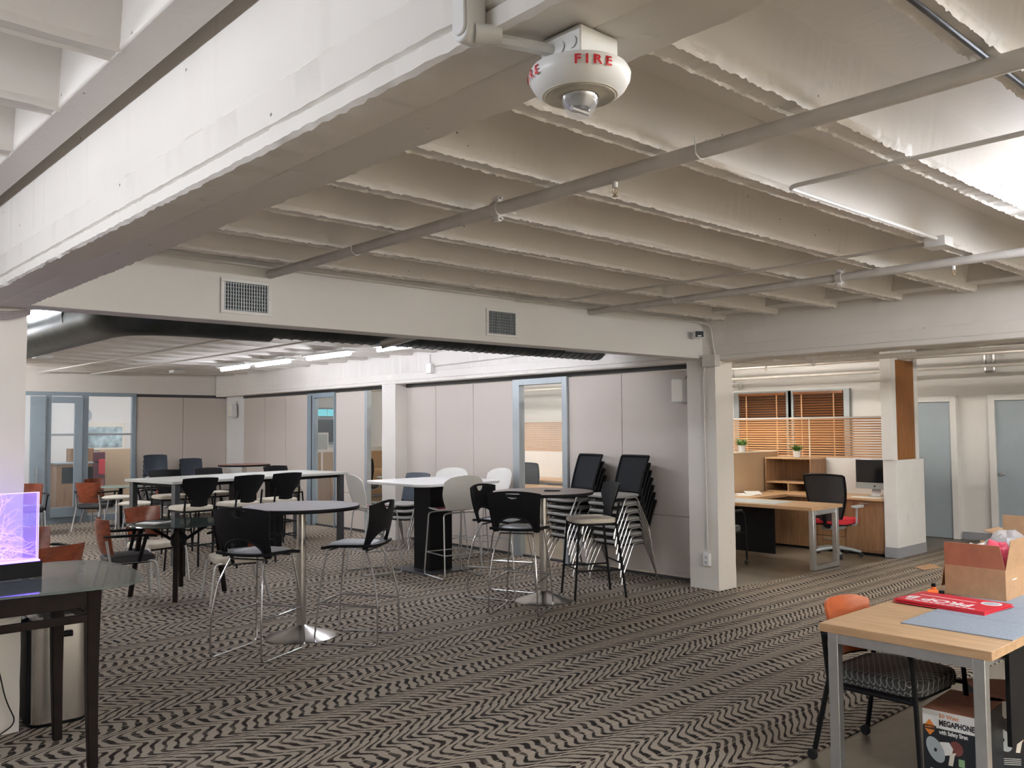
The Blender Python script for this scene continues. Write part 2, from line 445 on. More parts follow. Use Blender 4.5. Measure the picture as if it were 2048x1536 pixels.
def column(x0, x1, y0, y1, z1, label, n=26, seed=1):
    mb = MB(); per = []; k = 5
    for (ax, ay), (bx, by) in zip([(x0,y0),(x1,y0),(x1,y1),(x0,y1)], [(x1,y0),(x1,y1),(x0,y1),(x0,y0)]):
        for i in range(k): per.append((ax + (bx-ax)*i/k, ay + (by-ay)*i/k))
    m = len(per); vs = []
    for i in range(n + 1):
        z = z1 * i / n
        for q, (a, b) in enumerate(per):
            j = .006 if q % k == 0 else .0012
            vs.append((a + rag(z, seed + q, j), b + rag(z, seed + q + 40, j), z))
    fs = [(i*m+q, i*m+(q+1) % m, (i+1)*m+(q+1) % m, (i+1)*m+q) for i in range(n) for q in range(m)]
    return struct(mb.add(vs, fs).obj('column', 'concrete_paint'), label)
column(1.0, 1.32, 5.62, 5.94, 2.41, 'white painted concrete column behind the glass table', seed=2)
column(7.69, 8.0, 5.28, 5.64, 2.39, 'white painted concrete column beside the stacked chairs', seed=5)
column(7.70, 8.0, 11.10, 11.46, 2.39, 'white painted concrete column in the partition wall', seed=9)
struct(MB().box(7.93, 8.3, 16.76, 17.64, 0, 2.45).obj('column', 'white_wall'), 'white pilaster in the far corner')

# ---- partition wall on the right
wr = struct(MB().box(7.90, 7.96, 5.66, 16.75, 2.335, 2.385).obj('wall_right', 'panel_edge', smooth=False), 'movable partition wall of grey panels')
def panel(y0, y1, split=None):
    zz = [(.045, 2.325)] if split is None else [(.045, split), (split + .008, 2.325)]
    for a, b in zz:
        MB().box(7.915, 7.975, y0 + .004, y1 - .004, a, b).obj('panel', 'panel_fabric', wr, bevel=.003)
for a, b, s in [(5.67, 6.75, .70), (6.75, 7.62, None), (8.63, 9.49, None), (9.49, 10.36, None), (10.36, 11.12, None), (12.27, 13.2, .62), (14.13, 14.99, None), (14.99, 15.84, None), (15.84, 16.75, None)]:
    panel(a, b, s)
MB().box(7.90, 7.985, 12.20, 12.275, .03, 2.33).obj('panel_edge', 'alu', wr, bevel=.003)
MB().box(7.93, 7.97, 5.66, 16.75, .0, .03).obj('floor_track', 'panel_edge', wr, smooth=False)
def glass_door(name, y0, y1, m, lw, rw, label):
    d = MB().box(7.88, 7.98, y0, y0 + rw, 0, 2.34).box(7.88, 7.98, y1 - lw, y1, 0, 2.34).box(7.88, 7.98, y0 + rw, y1 - lw, 2.26, 2.34).obj(name, m, bevel=.003)
    struct(d, label)
    MB().box(7.925, 7.935, y0 + rw, y1 - lw, .02, 2.26).obj('pane', 'glass_pane', d, smooth=False)
    return d
d1 = glass_door('door_1', 7.62, 8.63, 'alu', .13, .09, 'tall glass door with grey frame in the partition')
d2 = glass_door('door_2', 13.2, 14.13, 'door_blue_frame', .22, .02, 'glass door with blue grey frame in the partition')
MB().box(7.87, 7.885, 13.95, 13.97, 0, 2.30).obj('frame_joint', 'panel_edge', d2, smooth=False)

# ---- far wall
wb = struct(MB().box(-6, 8.3, 17.62, 17.8, 2.42, SLAB).obj('wall_back', 'concrete_paint', smooth=False), 'far wall with grey panels and glass doors')
for a, b in [(6.09, 7.005), (7.015, 7.915)]:
    MB().box(a, b, 17.60, 17.66, .04, 2.36).obj('panel', 'panel_fabric', wb, bevel=.003)
MB().box(6.08, 7.93, 17.62, 17.68, 2.36, 2.42).obj('panel_track', 'panel_edge', wb, smooth=False)
w1 = struct(MB().box(1.0, 6.08, 17.58, 17.66, 2.36, 2.43).box(1.0, 6.08, 17.58, 17.66, 0, .12).box(6.0, 6.08, 17.58, 17.66, .12, 2.36)
     .box(5.10, 5.20, 17.56, 17.66, .12, 2.36).box(4.48, 4.56, 17.57, 17.66, .12, 2.36).box(3.3, 3.4, 17.58, 17.66, .12, 2.36).obj('window_1', 'door_blue_frame', bevel=.004), 'glass sliding doors with blue grey frames in far wall')
MB().box(5.10, 6.0, 17.59, 17.64, 1.615, 1.655).box(4.56, 5.1, 17.59, 17.64, 1.615, 1.655).obj('mid_rail', 'alu', w1, bevel=.003)
MB().box(4.94, 5.08, 17.50, 17.56, .12, 2.34).box(4.56, 4.94, 17.50, 17.56, .12, .3).box(4.56, 4.94, 17.50, 17.56, 2.22, 2.34).obj('door_leaf', 'door_blue_frame', w1, bevel=.004)
MB().box(4.2, 4.44, 17.50, 17.56, .1, 2.34).obj('door_stile', 'door_blue_frame', w1, bevel=.004)
MB().tube(fillet([(4.30, 17.5, .75), (4.30, 17.45, .75), (4.30, 17.45, 1.05), (4.30, 17.5, 1.05)], .02), .012).obj('handle', 'satin_metal', w1)
for a, b in [(4.57, 5.1), (5.2, 6.0), (3.4, 4.5)]:
    MB().box(a, b, 17.615, 17.625, .12, 2.36).obj('pane', 'glass_pane', w1, smooth=False)

# ---- room behind the far wall
struct(MB().box(-2, 9.0, 21.0, 21.1, 0, SLAB).obj('wall_far_room', 'white_wall', smooth=False), 'bright white wall of the room behind the glass doors')
struct(MB().box(-9, 15, -6.1, -6, 0, SLAB).obj('wall_front', 'white_wall', smooth=False), 'unseen white wall added behind the camera')  # added to keep world light out and bounce the lamp light
struct(MB().box(-9.1, -9, -6, 24, 0, SLAB).obj('wall_left', 'white_wall', smooth=False), 'unseen white wall added far to the left')  # added to close the left side against world light
# ---- office on the right
wo = struct(MB().box(13.7, 13.85, -5, 24, 0, SLAB).obj('wall_office', 'white_wall', smooth=False), 'white office wall with doors and windows')
we = struct(MB().box(8.0, 13.7, 22.6, 22.75, 0, SLAB).obj('wall_office_end', 'white_wall', smooth=False), 'end wall of the office area')
def blue_door(name, y0, y1, label):
    d = struct(MB().box(13.64, 13.7, y0, y1, .005, 2.03).obj(name, 'blue_door', bevel=.002), label)
    MB().box(13.60, 13.71, y1, y1 + .09, 0, 2.12).box(13.60, 13.71, y0 - .09, y0, 0, 2.12).box(13.60, 13.71, y0, y1, 2.035, 2.12).obj('door_trim', 'white_gloss', d, bevel=.003)
    k = MB().lathe([(.0, 0), (.028, 0), (.028, .01), (.01, .015), (.01, .05), (.026, .055), (.03, .07), (.022, .085), (0, .088)], 16)
    kb = k.obj('knob', 'satin_metal', d, loc=(13.64, y1 - .07, .98)); kb.rotation_euler = (0, R(-90), 0)
    return d
blue_door('door_3', 5.22, 6.10, 'pale blue door behind the wood panelled post')
blue_door('door_4', 3.70, 4.60, 'pale blue door at the right edge above the boxes')
struct(MB().box(13.675, 13.7, 4.70, 5.12, 0, .11).box(13.675, 13.7, 6.2, 12, 0, .11).obj('baseboard_office', 'grey_base', bevel=.002))
def blind_window(name, y0, y1, label, z0=.95, z1=2.27):
    fr = struct(MB().box(13.63, 13.7, y0 - .10, y0, z0 - .08, z1 + .03).box(13.63, 13.7, y1, y1 + .10, z0 - .08, z1 + .03).box(13.63, 13.7, y0, y1, z1, z1 + .03).box(13.63, 13.7, y0, y1, z0 - .08, z0).obj(name, 'alu', bevel=.003), label)
    MB().box(13.685, 13.695, y0, y1, z0, z1).obj('pane', 'night_glass', fr, smooth=False)
    sl = MB().obox((0, 0, 0), (.05, y1 - y0 - .02, .004), Matrix.Rotation(R(-28), 3, 'Y')).mesh('slat', 'blind_wood')
    n = int((z1 - z0) / .043)
    for i in range(n):
        s_ = bpy.data.objects.new('slat', sl); COL.objects.link(s_); s_.parent = fr; s_.location = (13.645, (y0 + y1) / 2, z1 - .05 - i * .043)
    for q in (.18, .82):
        MB().box(13.612, 13.615, y0 + (y1-y0)*q - .012, y0 + (y1-y0)*q + .012, z0, z1).obj('ladder_tape', 'slat_wood', fr, smooth=False)
    MB().box(13.61, 13.67, y0 + .005, y1 - .005, z1 - .045, z1).obj('head_rail', 'blind_wood', fr, bevel=.003)
blind_window('window_2', 7.93, 8.87, 'left office window with closed wooden blinds')
blind_window('window_3', 6.89, 7.79, 'right office window with closed wooden blinds')
# windows of the far office end
w4 = struct(MB().box(11.0, 13.7, 22.55, 22.6, 1.25, 1.32).box(11.0, 13.7, 22.55, 22.6, 1.96, 2.0).box(11.0, 13.7, 22.55, 22.6, 2.05, 2.08).box(11.0, 13.7, 22.55, 22.6, 2.28, 2.32).obj('window_4', 'door_blue_frame', bevel=.003), 'teal strip window far back in the office')
for i in range(6):
    MB().box(11.02 + i*.45, 11.43 + i*.45, 22.56, 22.58, 2.08, 2.28).obj('pane', 'teal_window', w4, smooth=False)
for i in range(3):
    MB().box(11.02 + i*.9, 11.9 + i*.9, 22.56, 22.58, 1.32, 1.96).obj('pane', 'night_glass', w4, smooth=False)

# ================================================================== STRIP LIGHTS
LAMPN = [0]
def strip(x, y0, y1, z, label, m='tube_glow', hang=True, along='y', bw=.085):
    t = thing('strip_light', label, 'light', (x, (y0 + y1) / 2, z), 0 if along == 'y' else 90, 'ceiling strip lights')
    h = (y1 - y0) / 2
    MB().tube([(0, -h, 0), (0, -h + .04, 0), (0, h - .04, 0), (0, h, 0)], [.016, .027, .027, .016], 7).obj('diffuser', m, t)
    MB().box(-bw, bw, -h - .02, h + .02, .028, .055).obj('fixture_body', 'white_plastic', t, bevel=.006)
    if hang:
        for q in (-h * .6, h * .6): MB().tube([(0, q, .05), (0, q, JB - z + .02)], .004, 6).obj('hanger', 'satin_metal', t)
    return t
strip(6.2, 12.95, 13.98, 2.70, 'farthest glowing strip light in the row by the partition', 'tube_glow_far')
strip(6.2, 11.62, 12.72, 2.70, 'glowing strip light, second farthest in the row by the partition', 'tube_glow_far')
strip(6.2, 9.97, 11.12, 2.70, 'longest looking glowing strip light in the row by the partition', 'tube_glow_far')
strip(6.2, 8.2, 9.33, 2.70, 'glowing strip light half hidden by the dark duct', 'tube_glow_far')
strip(6.2, 6.85, 7.95, 2.70, 'glowing strip light hidden behind the soffit', 'tube_glow_far')
strip(2.04, 7.80, 8.95, 2.70, 'glowing strip light beside the top of the left column')
for i, y in enumerate((10.4, 13.0, 15.4)):  # hidden strips added to brighten the far wall and panels
    strip((1.6, 1.9, 2.2)[i], y, y + 1.15, 2.70, 'added fill strip over the left part of the far area, number %s from the column' % ('one', 'two', 'three')[i], ('tube_glow', 'fill_glow_mid', 'fill_glow_mid')[i])
for i, y in enumerate((7.4, 10.4, 13.4)):  # unseen row added to lift the light in the far area
    strip(-1.6, y, y + 1.15, 2.70, 'added fill strip left of the column line, %s' % ('near', 'middle', 'far')[i])
# lamps of the near bays, just outside the picture, with unseen fill strips added
strip(5.05, .30, 1.42, 2.70, 'strip light right of the camera under the ceiling ribs', bw=.03)
strip(5.05, -1.1, .05, 2.70, 'strip light right of and behind the camera', bw=.03)
strip(7.0, -1.2, -.05, 2.70, 'added fill strip far right of the camera')  # unseen lamp added as fill for the front bays
strip(-.95, 1.7, 2.85, 2.62, 'strip light left of the big beam, near')
strip(-.95, 3.2, 4.35, 2.62, 'strip light left of the big beam, far')
strip(1.9, -2.2, -1.05, 2.70, 'added fill strip behind the camera')  # this and the next three are unseen lamps added to fill the front
strip(3.9, -3.3, -2.15, 2.70, 'added fill strip well behind the camera')
strip(6.2, -3.3, -2.15, 2.70, 'added fill strip far behind the camera on the right')
strip(3.3, -2.0, -.85, 2.70, 'added fill strip just right of the camera')
for i, x in enumerate((1.9, 3.3, 4.7, 6.1, 7.2)):  # unseen row added to brighten the front soffit and ribs
    strip(x, -5.3, -4.1, 2.66, 'added warm fill strip by the wall behind the camera, %s from the left' % ('first', 'second', 'third', 'fourth', 'fifth')[i], 'fill_glow_warm')
# office
for i, (x, y) in enumerate([(10.2, 6.3), (10.2, 8.6), (11.2, 7.0), (10.2, 11.5), (10.2, 14.5), (10.2, 2.4), (11.2, 12.5), (9.8, 18.5)]):
    strip(x, y, y + 1.2, 2.78, 'office strip light above the %s' % ('cubicle desk', 'cubicle divider', 'window aisle', 'second cubicle', 'third cubicle', 'blue doors', 'far aisle', 'office end')[i], 'tube_glow_office')
for i, x in enumerate((4.2, 6.6)):
    strip(x, 18.6, 19.8, 2.72, 'strip light in the room behind the glass doors, %s' % ('left', 'right')[i], 'tube_glow')

# ================================================================== CHAIRS
def N2(f, u, w, e=.004):
    p = Vector(f(u, w)); a = Vector(f(u + e, w)) - p; b = Vector(f(u, w + e)) - p
    n = a.cross(b); return n if n.length > 1e-12 else Vector((0, -1, 0))
def psheet(mb, us, lo, hi, f, th, nw=8):
    return mb.sheet(us, lo, hi, lambda u, w: (f(u, w), N2(f, u, w)), th, nw)

def cushion(hx, hy, z0, z1, r=.06, cx=0, cy=0, puff=.012, n=7):
    mb = MB(); levels = [(z0, -.012), (z0 + .006, 0), ((z0 + z1)/2, .004), (z1 - puff, -.002), (z1 - puff*.4, -.014), (z1, -.04), (z1 + .003, -.10)]
    rings = []
    for z, d in levels:
        rings.append([(x, y, z) for x, y in rrect(max(hx + d, .02), max(hy + d, .02), max(min(r + d*.5, hx + d - .001, hy + d - .001), .01), n, cx, cy)])
    m = len(rings[0]); vs = [v for q in rings for v in q]
    fs = [(i*m+k, i*m+(k+1) % m, (i+1)*m+(k+1) % m, (i+1)*m+k) for i in range(len(rings)-1) for k in range(m)]
    fs += [tuple(range(m-1, -1, -1)), tuple((len(rings)-1)*m + k for k in range(m))]
    return mb.add(vs, fs)

# ---- black bar stool with handle slot and chrome sled base
def make_sled_stool(label):
    t = thing('bar_stool', label, 'stool')
    SZ = .755
    for s in (-1, 1):
        p = fillet([(s*.165, .19, SZ - .02), (s*.205, .235, .42), (s*.232, .27, .009), (s*.232, -.27, .009), (s*.225, -.265, .33), (s*.195, -.215, .58), (s*.155, -.14, SZ - .02)], .05, 5)
        MB().tube(p, .0075, 8).obj('sled_leg', 'chrome', t)
    MB().tube(fillet([(-.223, -.266, .305), (-.215, .247, .315), (.215, .247, .315), (.223, -.266, .305)], .012, 3), .010, 8, flat=.6).obj('footrest', 'chrome', t)
    MB().tube([(-.165, .17, SZ - .025), (.165, .17, SZ - .025)], .0075).tube([(-.155, -.14, SZ - .025), (.155, -.14, SZ - .025)], .0075).obj('seat_frame', 'chrome', t)
    f = lambda u, w: (u*(.215 + .028*w), .235 - .45*w, SZ + .012*(1 - math.cos(w*PI))/2 - .018*(1 - min(1, abs(w*4)))*1.0 + .012*u*u)
    psheet(MB(), lin(-1, 1, 15), lambda u: .035*u*u*u*u, lambda u: 1 - .03*u*u, f, .022, 12).obj('seat', 'black_plastic', t)
    cushion(.172, .175, SZ + .006, SZ + .034, .07, 0, .02).obj('seat_pad', 'seat_grey', t)
    # back: full width panel with an arched opening above the seat and a handle slot
    def fb(u, w): return (u*(.222 + .038*w), -.185 - .075*w + .045*u*u - .02*math.sin(w*PI), SZ - .005 + .375*w)
    arch = lambda u: 0 if abs(u) > .80 else .37*math.sqrt(max(0, 1 - (u/.80)**2))
    top = lambda u: 1 - .07*u*u
    us = sorted(set(lin(-1, 1, 31) + [-.80, .80, -.797, .797, -.785, .785, -.26, .26, -.255, .255]))
    slot_hi = lambda u: .945 - .07*u*u
    slot_lo = lambda u: slot_hi(u) - .14*math.sqrt(max(0, 1 - (u/.26)**2))
    mb = MB()
    L = [u for u in us if u <= -.26]; M_ = [u for u in us if -.26 <= u <= .26]; Rr = [u for u in us if u >= .26]
    psheet(mb, L, arch, top, fb, .013, 10); psheet(mb, Rr, arch, top, fb, .013, 10)
    psheet(mb, M_, arch, slot_lo, fb, .013, 9); psheet(mb, M_, slot_hi, top, fb, .013, 2)
    mb.tube([fb(u, arch(u)) for u in lin(-.80, .80, 25)], .011, 6)
    for s in (-1, 1): mb.tube([fb(s*.9, w) for w in lin(0, .5, 6)], [.020, .017, .014, .011, .009, .006], 6)
    mb.obj('backrest', 'black_plastic', t)
    return t
# ---- black four-legged stool with beige pad
def make_post_stool(label):
    t = thing('bar_stool', label, 'stool')
    SZ = .74
    for sx in (-1, 1):
        MB().tube([(sx*.19, .19, SZ), (sx*.215, .25, .0)], .0125, 8).obj('leg', 'black_metal', t)
        MB().tube([(sx*.185, -.235, SZ + .20), (sx*.188, -.20, SZ), (sx*.222, -.285, .0)], .0125, 8).obj('leg', 'black_metal', t)
        MB().tube([(sx*.206, .228, .28), (sx*.213, -.255, .28)], .009).obj('stretcher', 'black_metal', t)
    MB().tube([(-.205, .226, .30), (.205, .226, .30)], .009).obj('footrest', 'black_metal', t)
    MB().tube([(-.212, -.255, .34), (.212, -.255, .34)], .009).obj('stretcher', 'black_metal', t)
    cushion(.215, .215, SZ + .0, SZ + .055, .09).obj('seat_pad', 'seat_beige', t)
    MB().prism(rrect(.205, .205, .08), SZ - .02, SZ + .002).obj('seat', 'black_plastic', t)
    def fb(u, w):
        wid = .105 if w < .3 else (.105 + (.118)*min(1, (w - .3)/.42)**.8)
        return (u*wid, -.205 - .02*w - .06*w*w + .05*u*u*wid/.22, SZ + .02 + .375*w)
    psheet(MB(), lin(-1, 1, 15), lambda u: 0, lambda u: 1 - .03*u*u, fb, .014, 20).obj('backrest', 'black_plastic', t)
    return t
# ---- white shell stool on a sled base
def make_shell_stool(label):
    t = thing('bar_stool', label, 'stool')
    SZ = .755
    for s in (-1, 1):
        p = fillet([(s*.13, .17, SZ - .02), (s*.215, .20, SZ - .03), (s*.245, .26, .009), (s*.245, -.25, .009), (s*.215, -.17, SZ - .03), (s*.13, -.14, SZ - .02)], .045, 5)
        MB().tube(p, .0085, 8).obj('sled_leg', 'satin_metal', t)
    MB().tube([(-.236, .24, .27), (.236, .24, .27)], .0075).tube([(-.232, -.215, .27), (.232, -.215, .27)], .0075).tube([(-.236, .24, .27), (-.232, -.215, .27)], .0075).tube([(.236, .24, .27), (.232, -.215, .27)], .0075).obj('footrest', 'satin_metal', t)
    MB().tube([(-.13, .17, SZ - .02), (.13, .17, SZ - .02)], .008).tube([(-.13, -.14, SZ - .02), (.13, -.14, SZ - .02)], .008).obj('seat_frame', 'satin_metal', t)
    prof = []
    for i in range(27):
        w = i / 26
        if w < .48: q = w / .48; prof.append((.225 - .40*q, SZ + .005 - .012*math.sin(q*PI)))
        elif w < .62:
            a = (w - .48)/.14*R(78); prof.append((-.175 - .055*math.sin(a), SZ + .005 + .055*(1 - math.cos(a))))
        else: q = (w - .62)/.38; prof.append((-.229 - .09*q, SZ + .049 + .36*q))
    def at(w):
        x = max(0, min(.9999, w))*26; i = int(x); g = x - i; a, b = prof[i], prof[i+1]
        return a[0] + (b[0]-a[0])*g, a[1] + (b[1]-a[1])*g
    def wid(w):
        if w < .5: return .215 + .01*math.sin(w*2*PI)
        if w < .62: return .215 - .022*math.sin((w - .5)/.12*PI/2)
        q = (w - .62)/.38
        return .193 + .06*math.sin(min(1, q/.5)*PI/2) - (.02*max(0, q - .5)**2*4)
    def f(u, w):
        y, z = at(w); k = wid(w)
        cu = u*u
        return (u*k, y + (.055*cu if w > .6 else .055*cu*max(0, (w-.45)/.15)), z + (.022*cu if w < .5 else .022*cu*max(0, 1 - (w - .5)/.1)))
    def top(u): return 1 - .055*abs(u)**3.2 - .02*abs(u)**8
    psheet(MB(), lin(-1, 1, 19), lambda u: .03*abs(u)**3, top, f, .009, 40).obj('shell', 'shell_white', t)
    cushion(.165, .155, SZ + .006, SZ + .024, .07, 0, .03).obj('seat_pad', 'seat_maroon', t)
    return t
# ---- wood backed arm chair
def make_wood_chair(label, seat='seat_black', mats=('satin_metal', 'black_plastic')):
    t = thing('arm_chair', label, 'chair')
    for s in (-1, 1):
        MB().tube(fillet([(s*.215, .10, .40), (s*.235, .225, .40), (s*.245, .27, .0)], .05), .0125, 8, flat=.8).obj('leg', mats[0], t)
        MB().tube([(s*.215, -.235, .62), (s*.22, -.20, .42), (s*.235, -.31, .0)], .0125, 8).obj('leg', mats[0], t)
        MB().tube(fillet([(s*.20, -.255, .66), (s*.275, -.16, .665), (s*.285, .16, .66), (s*.275, .22, .645)], .06), [.010]*2 + [.014]*11 + [.012], 8, flat=1.5).obj('armrest', mats[1], t)
        MB().tube([(s*.28, .12, .655), (s*.25, .06, .40)], .012, 6, flat=1.5).obj('arm_support', mats[1], t)
        MB().tube([(s*.22, .20, .395), (s*.22, -.21, .40)], .010, 6).obj('side_rail', mats[0], t)
    cushion(.235, .225, .395, .46, .09).obj('seat_cushion', seat, t)
    MB().prism(rrect(.215, .205, .07), .378, .398).obj('seat_base', 'black_plastic', t)
    def fb(u, w): return (u*(.205 + .03*w), -.245 - .055*w + .075*u*u - .02*math.sin(w*PI)*(1-u*u), .485 + .345*w)
    psheet(MB(), lin(-1, 1, 17), lambda u: 0, lambda u: 1 - .02*u*u, fb, .012, 10).obj('backrest', 'cherry', t)
    MB().tube([(-.215, -.232, .60), (.215, -.232, .60)], .008, 6).obj('back_rail', mats[1], t)
    return t
# ---- stacking chair with mesh back
def make_stack_chair(label, back='mesh_black', seat='seat_taupe', solid=False):
    t = thing('stacking_chair', label, 'chair')
    for s in (-1, 1):
        p = fillet([(s*.265, .255, .005), (s*.262, .235, .10), (s*.245, .06, .425), (s*.245, -.10, .435), (s*.262, -.26, .10), (s*.268, -.275, .005)], .035, 4)
        MB().tube(p, .011, 8).obj('side_frame', 'chrome', t)
    MB().tube([(-.245, .05, .42), (.245, .05, .42)], .009).obj('cross_bar', 'chrome', t)
    MB().tube([(-.245, -.09, .428), (.245, -.09, .428)], .009).obj('cross_bar', 'chrome', t)
    cushion(.225, .22, .425, .468, .07, 0, .02).obj('seat_cushion', seat, t)
    MB().prism(rrect(.215, .21, .06, 5, 0, .02), .408, .428).obj('seat_shell', 'black_plastic', t)
    def fb(u, w): return (u*(.205 + .015*w), -.215 - .10*w - .04*w*w + .03*u*u, .47 + .40*w)
    if solid:
        psheet(MB(), lin(-1, 1, 13), lambda u: .05*u**4, lambda u: 1 - .04*u**4, fb, .014, 8).obj('backrest', back, t)
    else:
        b = psheet(MB(), lin(-.93, .93, 11), lambda u: .05, lambda u: .97, fb, .004, 8).obj('back_mesh', back, t)
        fr = [fb(-1, w) for w in lin(-.05, .95, 9)] + [fb(u, 1.0) for u in lin(-.94, .94, 9)] + [fb(1, w) for w in lin(.95, -.05, 9)]
        MB().tube(fr, .013, 8).tube([fb(u, .99) for u in lin(-1, 1, 9)], .016, 6).tube([fb(u, .02) for u in lin(-1, 1, 9)], .011, 6).obj('back_frame', 'black_plastic', t)
        psheet(MB(), lin(-.72, .72, 9), lambda u: .12, lambda u: .62 - .06*u*u, lambda u, w: tuple(Vector(fb(u, w)) + Vector((0, -.012, 0))), .006, 6).obj('lumbar_panel', 'blue_plastic', t)
    for s in (-1, 1):
        MB().tube([(s*.215, -.10, .43), (s*.212, -.19, .445), (s*.206, -.225, .52)], .013, 6).obj('back_bracket', 'black_plastic', t)
    return t

def H(a): return a - 90      # heading of the sitter -> rotation
# black sled stools at the two round tables
g = 'black bar stools with chrome sled bases'
sA = make_sled_stool('black bar stool with handle slot, left of the nearest round table'); sA['group'] = g
sA.location = (3.10, 6.28, 0); sA.rotation_euler = (0, 0, R(H(26)))
dup(sA, (3.893, 6.148, 0), H(124), 'black bar stool with handle slot, right of the nearest round table', g)
dup(sA, (5.576, 6.0, 0), H(30), 'black bar stool seen from behind, in front of the farther round table', g)
dup(sA, (5.93, 6.67, 0), H(-70), 'black bar stool with handle slot, behind the farther round table on its left', g)
# black post stools
g = 'black post-leg bar stools with beige seats'
sE = make_post_stool('black four-legged stool with cream seat beside the stacked mesh chairs'); sE['group'] = g
sE.location = (6.595, 6.054, 0); sE.rotation_euler = (0, 0, R(H(152)))
LT = (5.53, 11.72); LA = 9.0           # long table centre and angle
def ltp(a, b):
    c, s = math.cos(R(LA)), math.sin(R(LA)); return (LT[0] + a*c - b*s, LT[1] + a*s + b*c, 0)
for (a, b, hd, lab) in [(-1.42, -1.03, 94, 'black stool with cream seat, nearest the left end of the long white table, near side'),
                        (-.76, -1.02, 101, 'black stool in the middle of the near side of the long white table'),
                        (-.14, -.98, 98, 'black stool on the near side of the long white table towards its right end'),
                        (1.10, .52, -80, 'black stool at the far right corner of the long white table'),
                        (.10, .80, -82, 'black stool in the middle of the far side of the long white table'),
                        (-.62, .82, -90, 'black stool on the far side of the long white table, left of the middle')]:
    dup(sE, ltp(a, b), H(hd + LA - 9), lab, g)
# white shell stools
g = 'white shell bar stools at the white pedestal table'
sW = make_shell_stool('white shell stool seen from behind, in front of the white pedestal table'); sW['group'] = g
sW.location = (6.33, 7.96, 0); sW.rotation_euler = (0, 0, R(H(80)))
dup(sW, (5.84, 8.87, 0), H(-10), 'white shell stool left of the white pedestal table', g)
dup(sW, (7.13, 9.20, 0), H(-160), 'white shell stool behind the white pedestal table, the left one of two', g)
dup(sW, (7.43, 8.68, 0), H(178), 'white shell stool behind the white pedestal table, the right one of two', g)
# wood chairs
g = 'wood backed arm chairs'
wc = make_wood_chair('cherry wood arm chair seen from behind near the glass doors, black seat'); wc['group'] = g
wc.location = (4.86, 15.95, 0); wc.rotation_euler = (0, 0, R(H(38)))
dup(wc, (5.25, 16.8, 0), H(-60), 'cherry wood arm chair against the far glass door, behind the others', g)
dup(wc, (5.75, 15.95, 0), H(175), 'cherry wood arm chair left of the end of the long white table', g)
dup(wc, (5.95, 15.25, 0), H(165), 'cherry wood arm chair glimpsed between the legs of the long white table', g)
dup(wc, (6.75, 14.6, 0), H(120), 'cherry wood arm chair behind the thick leg of the long white table', g)
dup(wc, (3.82, 16.0, 0), H(-100), 'cherry wood arm chair right behind the left column', g)
dup(wc, (3.12, 9.22, 0), H(-8), 'cherry wood arm chair with black seat left of the dark glass table', g)
wb2 = make_wood_chair('cherry wood arm chair with cream seat behind the dark glass table', 'seat_beige'); wb2['group'] = g
wb2.location = (3.70, 10.05, 0); wb2.rotation_euler = (0, 0, R(H(-72)))
dup(wb2, (3.88, 8.40, 0), H(166), 'arm chair with cream seat half hidden by the nearest bar stool', g)
dup(wc, (2.12, 8.58, 0), H(-78), 'dark cherry chair back behind the glowing acrylic block', g)
dup(wc, (1.88, 7.54, 0), H(112), 'dark cherry curved chair back just behind the glass counter table', g)
# stacks of mesh chairs
sM = make_stack_chair('mesh back stacking chair'); first = [True]
ORD = ['lowest', 'second from the bottom', 'third from the bottom', 'middle', 'third from the top', 'second from the top', 'topmost']
def stack(proto, x, y, hd, n, where, group, dz=.083, sh=.017, kind='dark blue stacking'):
    d = Vector((math.cos(R(hd)), math.sin(R(hd)), 0))
    for i in range(n):
        p = Vector((x, y, 0)) + d*sh*i; p.z = i*dz
        nm = ORD[i] if n == 7 else (ORD[:n-1] + ['topmost'])[i]
        lab = '%s chair, %s of the stack %s' % (kind, nm, where)
        if not proto.get('used'):
            proto['used'] = 1; proto.location = p; proto.rotation_euler = (0, 0, R(H(hd))); proto['label'] = lab; proto['group'] = group
        else:
            dup(proto, p, H(hd), lab, group)
stack(sM, 7.51, 6.43, 173, 7, 'right of the glass door stack', 'mesh stacking chairs by the partition', kind='mesh back')
stack(sM, 7.53, 7.14, 170, 7, 'beside the glass door', 'mesh stacking chairs by the partition', kind='mesh back')
sB = make_stack_chair('blue stacking chair', 'blue_plastic', 'seat_taupe', True)
stack(sB, 6.30, 16.95, -95, 5, 'at the far wall, left', 'dark blue stacking chairs', .09, .01)
stack(sB, 7.0, 16.95, -95, 4, 'at the far wall, right', 'dark blue stacking chairs', .09, .01)
stack(sB, 7.35, 10.35, 195, 3, 'behind the black pedestal', 'dark blue stacking chairs', .09, .01)
if 'used' in sM: del sM['used']
if 'used' in sB: del sB['used']

# ================================================================== TABLES
def round_table(loc, r, top, edge, label, h=1.07, group='round bar tables with steel trumpet base'):
    t = thing('round_bar_table', label, 'table', loc, 0, group)
    MB().lathe([(r - .012, -.030), (r - .003, -.026), (r, -.016), (r, -.008), (r - .004, 0)], 64, (0, 0, h)).obj('edge_band', edge, t)
    MB().lathe([(0, -.001), (r - .005, -.001), (r - .005, .0015), (0, .0015)], 64, (0, 0, h), False).obj('table_top', top, t)
    MB().lathe([(.038, .07), (.038, h - .05), (.11, h - .045), (.11, h - .031)], 28).obj('column', 'steel', t)
    MB().lathe([(.285, 0), (.285, .006), (.27, .014), (.20, .035), (.12, .062), (.06, .085), (.039, .10), (.039, .12)], 48).obj('base', 'steel', t)
    return t
round_table((3.60, 6.54, 0), .475, 'lam_grey', 'black_plastic', 'round bar table with pale grey top, nearest, between two black stools')
round_table((6.06, 6.20, 0), .50, 'lam_brown', 'black_plastic', 'round bar table with dark brown top beside the stacked mesh chairs')
